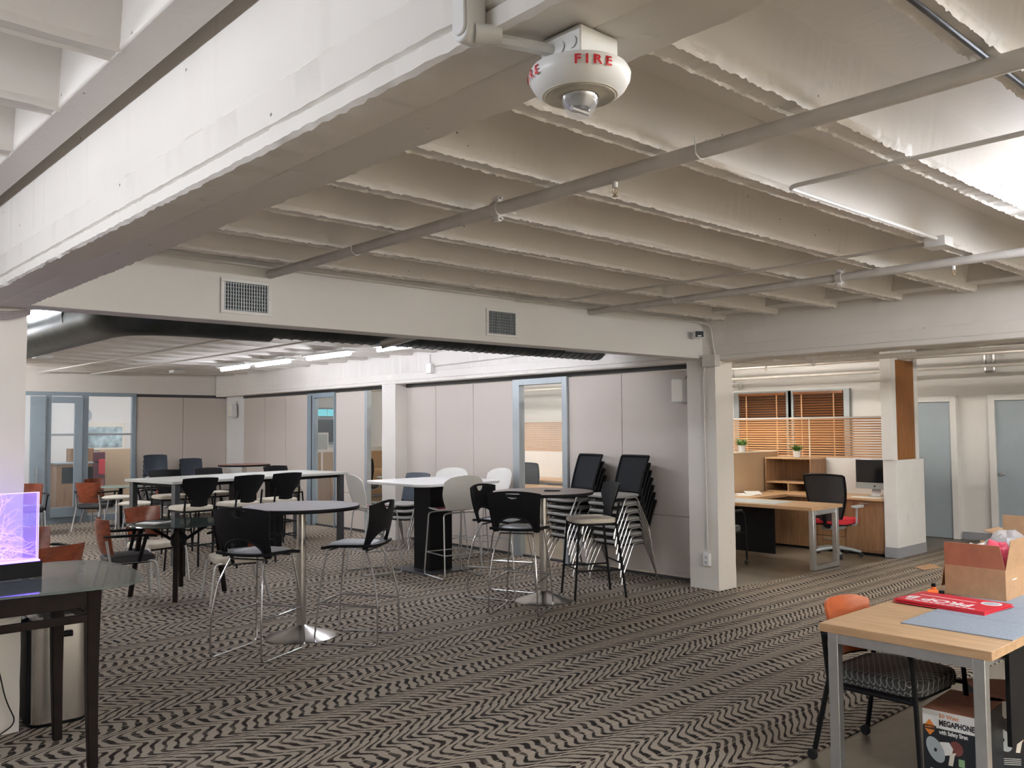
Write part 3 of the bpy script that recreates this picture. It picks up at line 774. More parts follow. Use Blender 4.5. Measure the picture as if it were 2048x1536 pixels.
round_table((7.15, 15.1, 0), .46, 'lam_red', 'black_plastic', 'round bar table with reddish top beyond the long white table')
ph = MB().prism(rrect(.038, .078, .012), 0, .009).obj('phone', 'black_plastic', bevel=.002, loc=(6.12, 6.13, 1.072)); ph.rotation_euler = (0, 0, R(35))
tag(ph, 'black phone lying on the dark brown round table', 'phone')
# pedestal table
pt = thing('pedestal_table', 'white table with rounded corners on a black square pedestal', 'table', (6.46, 8.52, 0), 0)
MB().prism(rrect(.62, .62, .16, 8), 1.035, 1.07).obj('table_top', 'table_white', pt, bevel=.008)
MB().box(-.165, .165, -.165, .165, .012, 1.035).obj('pedestal', 'black_plastic', pt, bevel=.006)
MB().prism(rrect(.36, .36, .02), 0, .014).obj('base_plate', 'dark_metal', pt, bevel=.003)
# long table
lt = thing('long_bar_table', 'long white bar height table with dark square legs', 'table', (LT[0], LT[1], 0), LA)
MB().prism(rrect(1.42, .60, .015, 3), 1.025, 1.06).obj('table_top', 'table_offwhite', lt, bevel=.004)
for a in (-1.33, 1.33):
    for b in (-.52, .52):
        MB().box(a - .035, a + .035, b - .045, b + .045, 0, 1.025).obj('leg', 'dark_metal', lt, bevel=.004)
for a, b in ((-.18, .18), (.42, .62)):
    MB().box(a, b, -.07, .07, 0.0, 1.0).obj('cable_column', 'black_metal', lt, bevel=.004)
MB().box(-1.3, 1.3, -.5, -.47, .98, 1.025).box(-1.3, 1.3, .47, .5, .98, 1.025).box(-1.31, -1.28, -.47, .47, .98, 1.025).box(1.28, 1.31, -.47, .47, .98, 1.025).obj('apron', 'black_metal', lt, bevel=.003)
MB().box(-.95, -.70, -.05, .05, 1.0595, 1.062).obj('power_flap', 'satin_metal', lt, bevel=.001)
# dark glass table with splayed legs
gt = thing('glass_table', 'dark round glass table with splayed black legs between the arm chairs', 'table', (3.60, 9.12, 0), 20)
MB().lathe([(.0, .728), (.50, .728), (.505, .734), (.50, .740), (0, .740)], 56, cap=False).obj('table_top', 'glass_dark', gt)
for k in range(4):
    a = R(45 + 90*k); c, s = math.cos(a), math.sin(a)
    MB().tube([(c*.06, s*.06, .56), (c*.30, s*.30, .715), (c*.36, s*.36, .725)], .018, 6).obj('brace', 'black_metal', gt)
    MB().tube([(c*.36, s*.36, .728), (c*.40, s*.40, .45), (c*.46, s*.46, 0)], .026, 6).obj('leg', 'dark_wood', gt)
MB().lathe([(.07, .50), (.08, .53), (.08, .60), (.05, .64)], 20).obj('hub', 'black_metal', gt)
mg = MB().box(-.15, .15, -.105, .105, 0, .006).obj('magazine', 'paper', loc=(3.40, 9.28, .742)); mg.rotation_euler = (0, 0, R(35))
tag(mg, 'open white papers lying on the dark glass table', 'papers')
MB().box(.0, .14, -.10, .10, .0061, .008).obj('dark_page', 'ink_black', mg)
# two low white stools
for i, (x, y, lab) in enumerate([(4.92, 15.04, 'small white topped stool near the glass doors, the farther of two'), (4.70, 13.57, 'small white topped stool near the glass doors, the nearer of two')]):
    t = thing('low_stool', lab, 'stool', (x, y, 0), 20 + i*30, 'low white stools')
    MB().lathe([(0, .585), (.20, .585), (.235, .60), (.24, .615), (.20, .632), (.08, .645), (0, .648)], 36, cap=False).obj('seat', 'warm_white', t)
    for k in range(4):
        a = R(45 + 90*k); MB().tube([(math.cos(a)*.13, math.sin(a)*.13, .59), (math.cos(a)*.24, math.sin(a)*.24, 0)], .011, 8).obj('leg', 'satin_metal', t)
# small side table at the far left chairs
st = thing('side_table', 'small round glass side table among the chairs at the far glass doors', 'table', (5.42, 16.4, 0))
MB().lathe([(0, .69), (.34, .69), (.345, .70), (.34, .71), (0, .71)], 40, cap=False).obj('table_top', 'glass_edge', st)
MB().lathe([(.03, .03), (.03, .69)], 16).lathe([(.22, 0), (.22, .015), (.05, .03)], 28).obj('stand', 'black_metal', st)

# ================================================================== FOREGROUND LEFT
ct = thing('glass_counter_table', 'counter height table with rounded glass top and dark curved wooden legs', 'table', (0, 0, 0))
ZT = .905
poly = [(.25, 4.86), (.7, 4.83), (1.04, 4.78), (1.30, 4.735), (1.48, 4.72), (1.62, 4.74), (1.70, 4.80), (1.745, 4.88), (1.775, 5.0), (1.80, 5.15), (1.815, 5.35), (1.81, 5.52), (1.785, 5.66), (1.74, 5.76), (1.66, 5.83), (1.55, 5.86), (1.42, 5.86), (1.37, 5.84), (1.345, 5.78), (1.335, 5.60), (1.30, 5.57), (.9, 5.56), (.25, 5.56)]
MB().prism(poly, ZT - .012, ZT).obj('glass_top', 'glass_top', ct, bevel=.003)
def curved_leg(x, y, sx):
    mb = MB(); vs = []; n = 9
    for i in range(n + 1):
        q = i / n; z = (ZT - .013) * (1 - q); w = .034 - .012*q; off = -.012*math.sin(q*PI) + .035*q*q
        for a, b in ((-1,-1),(1,-1),(1,1),(-1,1)): vs.append((x + a*w + sx*off*.3, y + b*w - off, z))
    fs = [(i*4+k, i*4+(k+1) % 4, (i+1)*4+(k+1) % 4, (i+1)*4+k) for i in range(n) for k in range(4)] + [(3,2,1,0), tuple(n*4+k for k in range(4))]
    mb.add(vs, fs).obj('leg', 'dark_wood', ct, bevel=.004)
for x, y in ((1.455, 4.80), (1.44, 5.36), (.35, 4.95), (.35, 5.4)): curved_leg(x, y, 0)
MB().box(.35, 1.43, 4.775, 4.80, ZT - .10, ZT - .014).obj('apron', 'dark_wood', ct, bevel=.003)
MB().box(.35, 1.43, 4.775, 4.80, ZT - .175, ZT - .135).obj('lower_rail', 'dark_wood', ct, bevel=.003)
MB().box(1.43, 1.455, 4.83, 5.34, ZT - .10, ZT - .014).obj('apron', 'dark_wood', ct, bevel=.003)
MB().box(1.43, 1.455, 4.83, 5.34, ZT - .175, ZT - .135).obj('lower_rail', 'dark_wood', ct, bevel=.003)
MB().box(.35, 1.43, 5.33, 5.355, ZT - .10, ZT - .014).obj('apron', 'dark_wood', ct, bevel=.003)
# acrylic block with branching discharge, lit from a black base
ac = thing('acrylic_light_block', 'clear acrylic block with glowing purple branching pattern on a black light base', 'lamp', (1.13, 5.36, ZT), 2)
MB().box(-.25, .215, -.055, .055, 0, .085).obj('base', 'black_plastic', ac, bevel=.004)
MB().box(-.24, .205, -.045, .045, .085, .094).obj('light_strip', 'led_blue', ac, smooth=False)
MB().box(-.235, .205, -.016, .016, .094, .46).obj('acrylic_panel', 'acrylic', ac, bevel=.002)
for seg in ([(.203, -.015, .095), (.203, -.015, .459)], [(.203, .015, .095), (.203, .015, .459)], [(-.23, -.015, .459), (.203, -.015, .459)]):
    MB().tube(seg, .0022, 5).obj('panel_edge', 'glow_line', ac)
random.seed(21)
def tree():
    core = MB(); fine = MB()
    def br(p, a, ln, r, dep, mb):
        pts = [p]; q = Vector(p)
        for i in range(5):
            a += random.uniform(-.28, .28); q = q + Vector((math.cos(a), 0, math.sin(a))) * ln / 5
            q.x = max(-.228, min(.196, q.x)); q.z = max(.102, min(.452, q.z)); pts.append(q.copy())
        mb.tube(pts, [r*(1 - .12*i) for i in range(6)], 4)
        if dep:
            for i in (1, 2, 3, 4, 5):
                if random.random() < .72: br(pts[i], a + random.choice((-1, 1))*random.uniform(.35, .85), ln*random.uniform(.45, .75), r*.6, dep - 1, fine)
    for a in lin(-.9, 1.75, 9): br(Vector((-.16, 0, .17)), a + random.uniform(-.1, .1), .19, .0030, 3, core)
    return core, fine
core, fine = tree()
stuff(core.obj('discharge_core', 'glow_core', ac)); stuff(fine.obj('discharge_branches', 'glow_line', ac))
# trash can
tc = thing('trash_can', 'tall stainless steel bin with black sides behind the glass table leg', 'bin', (1.53, 5.72, 0), -4)
def binring(z, d=0): return [(x, y, z) for x, y in rrect(.155 + d, .135 + d, .07, 6)]
def ringbody(levels):
    mb = MB(); rings = [binring(z, d) for z, d in levels]; m = len(rings[0])
    fs = [(i*m+k, i*m+(k+1) % m, (i+1)*m+(k+1) % m, (i+1)*m+k) for i in range(len(rings)-1) for k in range(m)]
    return mb.add([v for q in rings for v in q], fs + [tuple(range(m-1, -1, -1)), tuple((len(rings)-1)*m+k for k in range(m))])
ringbody([(.02, 0), (.59, .004)]).obj('body', 'steel', tc)
ringbody([(0, -.004), (.02, .002)]).obj('foot_ring', 'black_plastic', tc)
ringbody([(.592, .003), (.605, .006), (.612, .003)]).obj('rim', 'black_plastic', tc)
ringbody([(.613, .006), (.63, .008), (.645, -.004), (.655, -.03), (.658, -.06)]).obj('lid', 'chrome', tc)
MB().box(-.168, -.150, -.10, .12, .02, .60).obj('side_panel', 'black_plastic', tc, bevel=.006)
MB().tube([(-.165, -.04, .585), (-.165, .06, .585)], .034, 16).obj('hinge', 'black_plastic', tc)
MB().tube([(-.02, -.145, .52), (.06, -.150, .52)], .018, 12).obj('latch', 'black_plastic', tc)
cb = MB().tube(fillet([(1.16, 5.60, .86), (1.14, 5.585, .6), (1.20, 5.59, .4), (1.24, 5.585, .2), (1.30, 5.59, .06), (1.2, 5.58, .008)], .1, 6), .004, 6).obj('power_cord', 'rubber')
tag(cb, 'thin dark cord hanging down the left column under the glass table', 'cord')

# ================================================================== FOREGROUND RIGHT DESK
dk = thing('work_desk', 'wood topped desk with grey square metal legs in the right foreground', 'desk', (0, 0, 0))
MB().box(3.995, 5.95, 1.395, 2.175, .70, .74).obj('desk_top', 'oak', dk, bevel=.002)
for x in (4.035, 5.85):
    MB().box(x - .025, x + .025, 2.09, 2.14, 0, .70).box(x - .025, x + .025, 1.43, 1.48, 0, .70).box(x - .025, x + .025, 1.48, 2.09, .65, .70).box(x - .025, x + .025, 1.48, 2.09, 0, .045).obj('leg_frame', 'satin_metal', dk, bevel=.003)
MB().box(4.06, 5.83, 1.46, 1.50, .64, .70).obj('cross_rail', 'satin_metal', dk, bevel=.003)
MB().box(4.30, 5.80, 1.43, 1.45, .26, .70).obj('modesty_panel', 'black_plastic', dk, bevel=.002)
def felt(x0, x1, y0, y1, label, m=True):
    o = MB().box(x0, x1, y0, y1, .7402, .746).obj('desk_mat', 'felt_grey', bevel=.0015)
    tag(o, label, 'mat', 'grey felt mats on the foreground desk')
felt(4.26, 4.62, 1.40, 1.895, 'grey felt mat nearest the front edge of the wooden desk')
felt(4.625, 5.02, 1.40, 1.895, 'grey felt mat under the red signs on the wooden desk')
felt(5.025, 5.42, 1.40, 1.99, 'grey felt mat under the open cardboard box')
# stack of red signs: each a thin board
SG = [(-.008, .004, 1), (.006, -.004, -1.5), (.0, .006, .5), (.004, 0, 0)]
c0 = Vector((4.865, 1.885, 0)); ROT = -5
for i, (dx, dy, dr) in enumerate(SG):
    o = MB().box(-.155, .155, -.235, .235, 0, .004).obj('red_sign', 'sign_red', loc=(c0.x + dx, c0.y + dy, .7465 + i*.0045)); o.rotation_euler = (0, 0, R(ROT + dr))
    tag(o, ('lowest red campaign sign in the pile on the desk', 'second red campaign sign from the bottom of the pile', 'red campaign sign just under the topmost one', 'topmost red campaign sign with PROP B printed upside down')[i], 'sign', 'pile of red signs')
    top = o
# the print reads from the far side of the desk: baseline towards +X
rot = lambda cx, cy: (lambda x, y: (cx - y, cy + x, .0043))
text_obj('lettering', 'PROP B', .105, 'ink_white', rot(-.05, .045), top, .004)
sm = MB(); yy = -.17
while yy < .18:
    l_ = random.uniform(.018, .04); sm.box(-.132, -.114, yy, yy + l_, .0041, .0044); yy += l_ + .008
stuff(sm.obj('small_print', 'ink_white', top, smooth=False))
MB().box(.045, .055, -.10, .20, .0041, .0044).obj('rule_line', 'ink_white', top, smooth=False)
MB().lathe([(.0, .0041), (.05, .0041), (.05, .0044), (0, .0044)], 28, (.075, -.165, 0), False).obj('seal', 'ink_white', top)
MB().lathe([(.0, .0045), (.038, .0045), (.038, .0047), (0, .0047)], 28, (.075, -.165, 0), False).obj('seal_centre', 'horn_grey', top)
# marker pens / small bottles
for i, (x, y, lab) in enumerate([(5.06, 2.055, 'small orange bottle with black cap lying in front of the cardboard box'), (5.10, 2.075, 'small orange bottle with dark cap standing behind the other')]):
    t = thing('small_bottle', lab, 'bottle', (x, y, .7465 if i else .762), 25)
    if i == 0:
        MB().tube([(0, .035, 0), (0, -.02, 0)], .015, 14).obj('body', 'orange_cap', t); MB().tube([(0, -.021, 0), (0, -.05, 0)], .012, 14).obj('cap', 'black_plastic', t)
    else:
        MB().tube([(0, 0, 0), (0, 0, .038)], .014, 14).obj('body', 'orange_cap', t); MB().tube([(0, 0, .039), (0, 0, .058)], .012, 14).obj('cap', 'black_plastic', t)
# open cardboard box
def carton(name, label, x0, x1, y0, y1, z0, h, flaps, mat_='cardboard', t=.005):
    b = thing(name, label, 'box', (x0, y0, z0)); w, d = x1 - x0, y1 - y0
    MB().box(0, w, 0, d, 0, t).obj('bottom', mat_, b, smooth=False)
    MB().box(0, t, 0, d, t, h).obj('side_wall', mat_, b, smooth=False); MB().box(w - t, w, 0, d, t, h).obj('side_wall', mat_, b, smooth=False)
    MB().box(t, w - t, 0, t, t, h).obj('side_wall', mat_, b, smooth=False); MB().box(t, w - t, d - t, d, t, h).obj('side_wall', mat_, b, smooth=False)
    for side, ang, ln, tap, m in flaps:
        c, s = math.cos(R(ang))*ln, math.sin(R(ang))*ln
        if side == '-x': q = [(0, 0, h), (0, d, h), (-c, d - tap, h + s), (-c, tap, h + s)]
        if side == '+x': q = [(w, 0, h), (w, d, h), (w + c, d - tap, h + s), (w + c, tap, h + s)]
        if side == '-y': q = [(0, 0, h), (w, 0, h), (w - tap, -c, h + s), (tap, -c, h + s)]
        if side == '+y': q = [(0, d, h), (w, d, h), (w - tap, d + c, h + s), (tap, d + c, h + s)]
        Q = [Vector(v) for v in q]; n = (Q[1]-Q[0]).cross(Q[3]-Q[0]).normalized()*t*.7
        MB().add([*Q, *[v + n for v in Q]], [(0,1,2,3), (7,6,5,4), (0,4,5,1), (1,5,6,2), (2,6,7,3), (3,7,4,0)]).obj('flap', m, b, smooth=False)
    return b
bx = carton('cardboard_box', 'open brown cardboard box full of red packages on the foreground desk', 5.147, 5.60, 1.715, 2.03, .7465, .165,
       [('-x', 75, .135, .015, 'cardboard_in'), ('+x', 40, .13, .0, 'cardboard'), ('-y', 80, .165, .0, 'cardboard'), ('+y', -78, .13, .02, 'cardboard')])
MB().box(.10, .17, -.0012, 0, .10, .106).obj('tape_mark', 'ink_white', bx, smooth=False)
def blob(name, c, r, m, label, cat, seed, sq=.5):
    mb = MB(); n1, n2 = 12, 18; vs = []; fs = []
    for i in range(n1 + 1):
        a = PI*i/n1
        for k in range(n2):
            b = 2*PI*k/n2; d = Vector((math.sin(a)*math.cos(b), math.sin(a)*math.sin(b), math.cos(a)))
            d = Vector([math.copysign(abs(q)**sq, q) for q in d]); f = 1 + .35*noise.noise(d*2.3 + Vector((seed, 0, 0)))
            vs.append((d.x*r[0]*f, d.y*r[1]*f, d.z*r[2]*f))
    fs = [(i*n2+k, (i+1)*n2+k, (i+1)*n2+(k+1) % n2, i*n2+(k+1) % n2) for i in range(n1) for k in range(n2)]
    return tag(mb.add(vs, fs).obj(name, m, loc=c), label, cat)
blob('red_package', (5.30, 1.80, .90), (.08, .07, .13), 'pack_pink', 'pink red plastic package sticking out of the cardboard box', 'package', 3)
blob('white_package', (5.36, 1.94, .885), (.09, .06, .12), 'paper', 'white and blue package in the far corner of the cardboard box', 'package', 8)
blob('blue_package', (5.29, 1.955, .925), (.045, .035, .07), 'pack_blue', 'blue plastic package in the cardboard box', 'package', 12)
blob('plastic_bag', (5.44, 1.80, .97), (.13, .10, .11), 'clear_film', 'clear crumpled plastic bag on top of the box contents', 'bag', 5, .8)
b2 = carton('cardboard_box', 'second open cardboard box at the right edge behind the full one', 5.66, 5.94, 1.60, 1.89, .7405, .29, [('-x', 88, .13, .0, 'cardboard'), ('+y', 12, .12, .02, 'cardboard')])
MB().box(-.0012, 0, .10, .28, .18, .28).obj('paper_label', 'paper', b2, smooth=False)
# chair under the desk
def make_caster_chair(label, loc, hd):
    t = thing('desk_arm_chair', label, 'chair', loc, H(hd), 'wood backed arm chairs with patterned seats')
    for s in (-1, 1):
        MB().tube(fillet([(s*.27, .25, .06), (s*.27, .235, .40), (s*.265, .215, .655), (s*.265, -.16, .655), (s*.235, -.25, .635)], .07, 5), .0125, 8).obj('arm_frame', 'black_metal', t)
        MB().tube([(s*.225, -.26, .70), (s*.24, -.22, .42), (s*.27, -.29, .06)], .0135, 8).obj('leg', 'black_metal', t)
        MB().tube([(s*.25, -.215, .395), (s*.268, .235, .40)], .011, 8).obj('side_rail', 'black_metal', t)
        MB().tube(fillet([(s*.262, .17, .664), (s*.262, -.13, .664), (s*.24, -.21, .655)], .05), .017, 8, flat=1.2).obj('armrest', 'rubber', t)
        for yy in (.25, -.29):
            c = MB().lathe([(0, -.012), (.022, -.012), (.027, -.006), (.027, .006), (.022, .012), (0, .012)], 18, cap=False).obj('caster', 'rubber', t, loc=(s*.27, yy - .015, .0275)); c.rotation_euler = (0, R(90), 0)
    cushion(.24, .235, .41, .485, .10).obj('seat_cushion', 'pattern_fabric', t)
    MB().prism(rrect(.22, .215, .08), .39, .412).obj('seat_base', 'black_plastic', t)
    def fb(u, w): return (u*(.20 + .02*w), -.265 - .05*w + .07*u*u, .50 + .29*w)
    psheet(MB(), lin(-1, 1, 15), lambda u: 0, lambda u: 1 - .10*u**4, fb, .013, 8).obj('backrest', 'cherry_light', t)
    psheet(MB(), lin(-.85, .85, 9), lambda u: -.05, lambda u: .42, lambda u, w: tuple(Vector(fb(u, w)) + Vector((0, -.02, 0))), .02, 5).obj('back_shell', 'black_plastic', t)
    return t
make_caster_chair('orange wood backed chair with patterned seat tucked under the foreground desk', (4.45, 2.02, -.006), -92)
# megaphone boxes
def mega(label, loc, rz, full=True):
    b = thing('product_box', label, 'box', loc, rz, 'megaphone boxes under the desk'); w, d, h = .25, .40, .335
    MB().box(0, d, -w, 0, 0, h).obj('carton', 'box_black', b, bevel=.002)
    MB().box(-.0008, d + .0008, -w - .0008, .0008, h - .003, h + .001).obj('lid', 'cardboard_in', b, smooth=False)
    f = lambda x, y: (-.0022, -x, y)            # front face: x to the right, y up
    def rect(x0, x1, y0, y1, m, nm, e=.001):
        MB().add([(-e, -x0, y0), (-e, -x1, y0), (-e, -x1, y1), (-e, -x0, y1)], [(0, 3, 2, 1)]).obj(nm, m, b, smooth=False)
    rect(.0, .25, h - .082, h, 'paper', 'label_band')
    MB().add([(-.0015, -x, y) for x, y in [(.032 - .031, h - .085), (.032, h - .122), (.064, h - .085), (.032, h - .046)]], [(3, 2, 1, 0)]).obj('diamond_logo', 'ink_orange', b, smooth=False)
    rect(.002, .062, h - .094, h - .074, 'ink_black', 'logo_bar', .0019)
    text_obj('logo_lettering', 'SAFETY', .013, 'ink_orange', lambda x, y: (-.0024, -.032 - x, h - .084 + y), b, .0004)
    text_obj('power_lettering', '50 Watt', .026, 'ink_orange', lambda x, y: (-.0022, -.075 - x, h - .022 + y), b, .0003, align='LEFT')
    text_obj('title_lettering', 'MEGAPHONE', .036, 'ink_black', lambda x, y: (-.0022, -.075 - x*.73, h - .055 + y), b, .0014, align='LEFT')
    text_obj('subtitle_lettering', 'with Safety Siren', .027, 'ink_white', lambda x, y: (-.0022, -.075 - x*.70, h - .098 + y), b, .0010, align='LEFT')
    def ell(cx, cy, rx, ry, a, m, nm, e):
        pts = []
        for k in range(28):
            q = 2*PI*k/28; x, y = rx*math.cos(q), ry*math.sin(q); pts.append((-e, -(cx + x*math.cos(a) - y*math.sin(a)), cy + x*math.sin(a) + y*math.cos(a)))
        MB().add(pts, [tuple(range(27, -1, -1))]).obj(nm, m, b, smooth=False)
    MB().add([(-.0014, -x, y) for x, y in [(.075, h - .145), (.118, h - .138), (.136, h - .165), (.128, h - .195), (.095, h - .205)]], [(4, 3, 2, 1, 0)]).obj('printed_horn_body', 'ink_white', b, smooth=False)
    ell(.150, h - .160, .030, .034, .3, 'ink_darkred', 'printed_motor', .0012)
    ell(.056, h - .185, .036, .062, .45, 'horn_grey', 'printed_horn', .0017); ell(.056, h - .186, .007, .009, 0, 'box_black', 'printed_hole', .0021)
    MB().add([(-.0018, -x, y) for x, y in [(.122, h - .188), (.150, h - .180), (.142, h - .195), (.132, h - .245), (.112, h - .245)]], [(4, 3, 2, 1, 0)]).obj('printed_grip', 'warm_white', b, smooth=False)
    rect(.158, .185, h - .240, h - .205, 'ink_green', 'printed_tag')
    for k in range(4): rect(.03, .135, h - .278 - k*.009, h - .275 - k*.009, 'ink_white', 'printed_line')
    return b
mega('megaphone box facing left under the foreground desk', (4.36, 1.845, -.006), 3)
mega('megaphone box turned aside behind the desk leg', (4.70, 1.66, -.006), 38)
cbx = MB().box(-.22, .22, -.16, .16, 0, .012).obj('cardboard_sheet', 'cardboard', loc=(4.62, 1.25, -.004)); cbx.rotation_euler = (0, 0, R(12)); tag(cbx, 'flat piece of cardboard on the floor under the foreground desk', 'cardboard')
cfx = MB().add([(0, 0, .004), (.55, -.12, .004), (.62, .10, .06), (.12, .22, .03), (0, 0, .010), (.55, -.12, .010), (.62, .10, .066), (.12, .22, .036)], [(3,2,1,0), (4,5,6,7), (0,1,5,4), (1,2,6,5), (2,3,7,6), (3,0,4,7)]).obj('cardboard_sheet', 'cardboard', loc=(10.45, 4.36, 0), smooth=False); cfx.scale = (.6, .6, .5)
tag(cfx, 'loose cardboard sheet lying on the carpet beyond the open box', 'cardboard')

# ================================================================== OFFICE CUBICLE
# end post with wood inlay
ep = thing('panel_post', 'white end post with tall wood grain inlay and grey base', 'partition', (0, 0, 0))
MB().box(11.15, 11.98, 4.95, 5.125, .13, 1.245).obj('lower_box', 'white_gloss', ep, bevel=.003)
MB().box(11.145, 11.985, 4.945, 5.13, 0, .13).obj('base', 'grey_base', ep, bevel=.002)
MB().box(11.10, 11.24, 4.97, 5.11, 1.245, 2.64).obj('post', 'white_gloss', ep, bevel=.003)
MB().box(11.80, 11.90, 4.97, 5.11, 1.245, 2.70).obj('post', 'white_gloss', ep, bevel=.003)
MB().box(11.24, 11.80, 5.0, 5.06, 2.54, 2.70).obj('top_panel', 'white_gloss', ep, bevel=.003)
wv = MB()
for i in range(28): wv.box(11.24 + i*.02, 11.24 + i*.02 + .017, 4.975 + (i % 2)*.003, 5.0, 1.25, 2.54)
MB().box(11.24, 11.80, 5.0, 5.05, 1.245, 2.54).obj('inlay_back', 'teak', ep, smooth=False)
stuff(wv.obj('wood_slats', 'teak', ep, smooth=False))
MB().box(11.40, 11.47, 4.944, 4.951, .42, .54).obj('outlet_plate', 'white_plastic', ep, bevel=.002)
# spine screens: white lower panel, translucent slats above
def screen(y0, y1, label, n=16):
    t = thing('privacy_screen', label, 'partition', (11.93, 0, 0), 0, 'slatted desk screens')
    MB().box(-.03, .03, y0, y1, 0, 1.235).obj('lower_panel', 'white_gloss', t, bevel=.002)
    MB().box(-.02, .02, y0, y1, 1.795, 1.82).obj('top_rail', 'white_gloss', t, bevel=.002)
    for y in (y0 + .01, (y0 + y1)/2, y1 - .01): MB().box(-.012, .012, y - .008, y + .008, 1.235, 1.795).obj('upright', 'warm_white', t, smooth=False)
    me = MB().box(-.011, .011, y0 + .01, y1 - .01, -.010, .010).mesh('slat', 'slat_wood')
    for i in range(n):
        o = bpy.data.objects.new('slat', me); COL.objects.link(o); o.parent = t; o.location = (0, 0, 1.252 + i*.0355)
    return t
screen(5.13, 8.0, 'wood slatted privacy screen behind the computer and hutch')
screen(9.6, 13.2, 'wood slatted privacy screen seen through the partition glass door')
# credenza
cr = thing('credenza', 'oak credenza with drawers and doors along the slatted screen', 'cabinet', (0, 0, 0))
MB().box(11.19, 11.90, 5.135, 7.04, .03, .705).obj('body', 'walnut_front', cr, bevel=.002)
for y0, y1, z0, z1 in [(5.14, 5.66, .06, .70), (5.67, 6.14, .06, .20), (5.67, 6.14, .21, .47), (5.67, 6.14, .48, .70)]:
    d = MB().box(11.172, 11.19, y0, y1, z0, z1).obj('door' if z1 - z0 > .5 else 'drawer', 'walnut_front', cr, bevel=.002)
    MB().box(11.155, 11.172, (y0+y1)/2 - .06, (y0+y1)/2 + .06, z1 - .04, z1 - .03).obj('handle', 'satin_metal', d, bevel=.002)
MB().box(11.20, 11.88, 5.14, 7.04, 0, .03).obj('plinth', 'black_plastic', cr, smooth=False)
wt = MB().box(11.14, 11.90, 5.135, 7.045, .707, .735).obj('worktop', 'oak', bevel=.003); tag(wt, 'long oak worktop on the credenza under the slatted screen', 'worktop')
# hutch
hu = thing('hutch', 'open oak hutch with one large and two small compartments', 'shelf', (0, 0, .7355))
y0, y1, x0, x1, hh = 6.29, 7.02, 11.44, 11.88, .50
MB().box(x0, x1, y0, y0 + .022, 0, hh - .022).obj('side_panel', 'walnut_front', hu, bevel=.002); MB().box(x0, x1, y1 - .022, y1, 0, hh - .022).obj('side_panel', 'walnut_front', hu, bevel=.002)
MB().box(x0, x1, y0, y1, hh - .022, hh).obj('top_panel', 'oak', hu, bevel=.002)
MB().box(x0, x1, y0 + .022, y1 - .022, .13, .152).obj('shelf', 'oak', hu, bevel=.002); MB().box(x0, x1, y0 + .022, y1 - .022, 0, .02).obj('bottom_panel', 'oak', hu, bevel=.002)
MB().box(x0 + .005, x1, (y0+y1)/2 - .01, (y0+y1)/2 + .01, .02, .13).obj('divider', 'oak', hu, bevel=.002)
MB().box(x1 - .015, x1, y0 + .022, y1 - .022, .02, hh - .022).obj('back_panel', 'walnut_front', hu, smooth=False)
# peninsula desk
pd = thing('peninsula_desk', 'oak desk with grey rectangular metal loop leg in the cubicle', 'desk', (0, 0, 0))
MB().prism([(9.45, 5.20), (10.20, 5.20), (10.20, 6.50), (11.13, 6.50), (11.13, 7.04), (9.45, 7.04)], .70, .74).obj('desk_top', 'oak', pd, bevel=.002)
MB().box(9.52, 9.58, 5.22, 5.28, 0, .70).box(10.07, 10.13, 5.22, 5.28, 0, .70).box(9.58, 10.07, 5.22, 5.28, .64, .70).box(9.58, 10.07, 5.22, 5.28, 0, .05).obj('leg_frame', 'satin_metal', pd, bevel=.004)
MB().box(9.80, 9.82, 5.9, 7.0, .10, .70).obj('modesty_panel', 'black_metal', pd, bevel=.002)
MB().box(9.50, 9.56, 6.94, 7.0, 0, .70).obj('leg', 'satin_metal', pd, bevel=.003)
o = MB().box(9.55, 10.05, 5.75, 6.75, .7402, .744).obj('desk_mat', 'horn_grey', bevel=.001); tag(o, 'pale grey blotter mat on the cubicle desk', 'mat')
# tan fabric divider
dv = thing('fabric_divider', 'tan fabric cubicle divider beside the hutch', 'partition', (0, 0, 0))
MB().box(9.30, 11.86, 7.06, 7.12, .05, 1.31).obj('fabric_panel', 'panel_tan', dv, bevel=.004)
MB().box(9.28, 11.88, 7.05, 7.13, 1.31, 1.325).obj('top_trim', 'warm_white', dv, bevel=.002); MB().box(9.3, 11.86, 7.06, 7.12, 0, .05).obj('kick_plate', 'grey_base', dv, smooth=False)
# things on the desk
bxw = thing('carton_bag', 'white carton with red stripe standing on the cubicle desk', 'box', (10.05, 6.92, .7405), -20)
MB().prism([(-.09, -.06), (.09, -.06), (.09, .06), (-.09, .06)], 0, .22).obj('carton', 'paper', bxw, bevel=.003); MB().box(-.0915, .0915, -.0615, .0615, 0, .055).obj('red_stripe', 'sign_red', bxw, smooth=False)
MB().tube(fillet([(-.04, 0, .22), (-.04, 0, .255), (.04, 0, .255), (.04, 0, .22)], .02), .003, 5).obj('handle', 'paper', bxw)
for i, (x, y, r) in enumerate([(10.55, 6.78, 12), (10.62, 6.88, -20), (10.75, 6.80, 40)]):
    o = MB().box(-.15, .15, -.105, .105, 0, .006 + .01*(i == 2)).obj('paper_sheets', 'paper', loc=(x, y, .7405 + i*.007)); o.rotation_euler = (0, R(-3*(i == 2)), R(r)); tag(o, 'white papers on the cubicle desk in front of the hutch, %s' % ('bottom sheet', 'middle sheet', 'crumpled top sheet')[i], 'papers', 'papers on the cubicle desk')
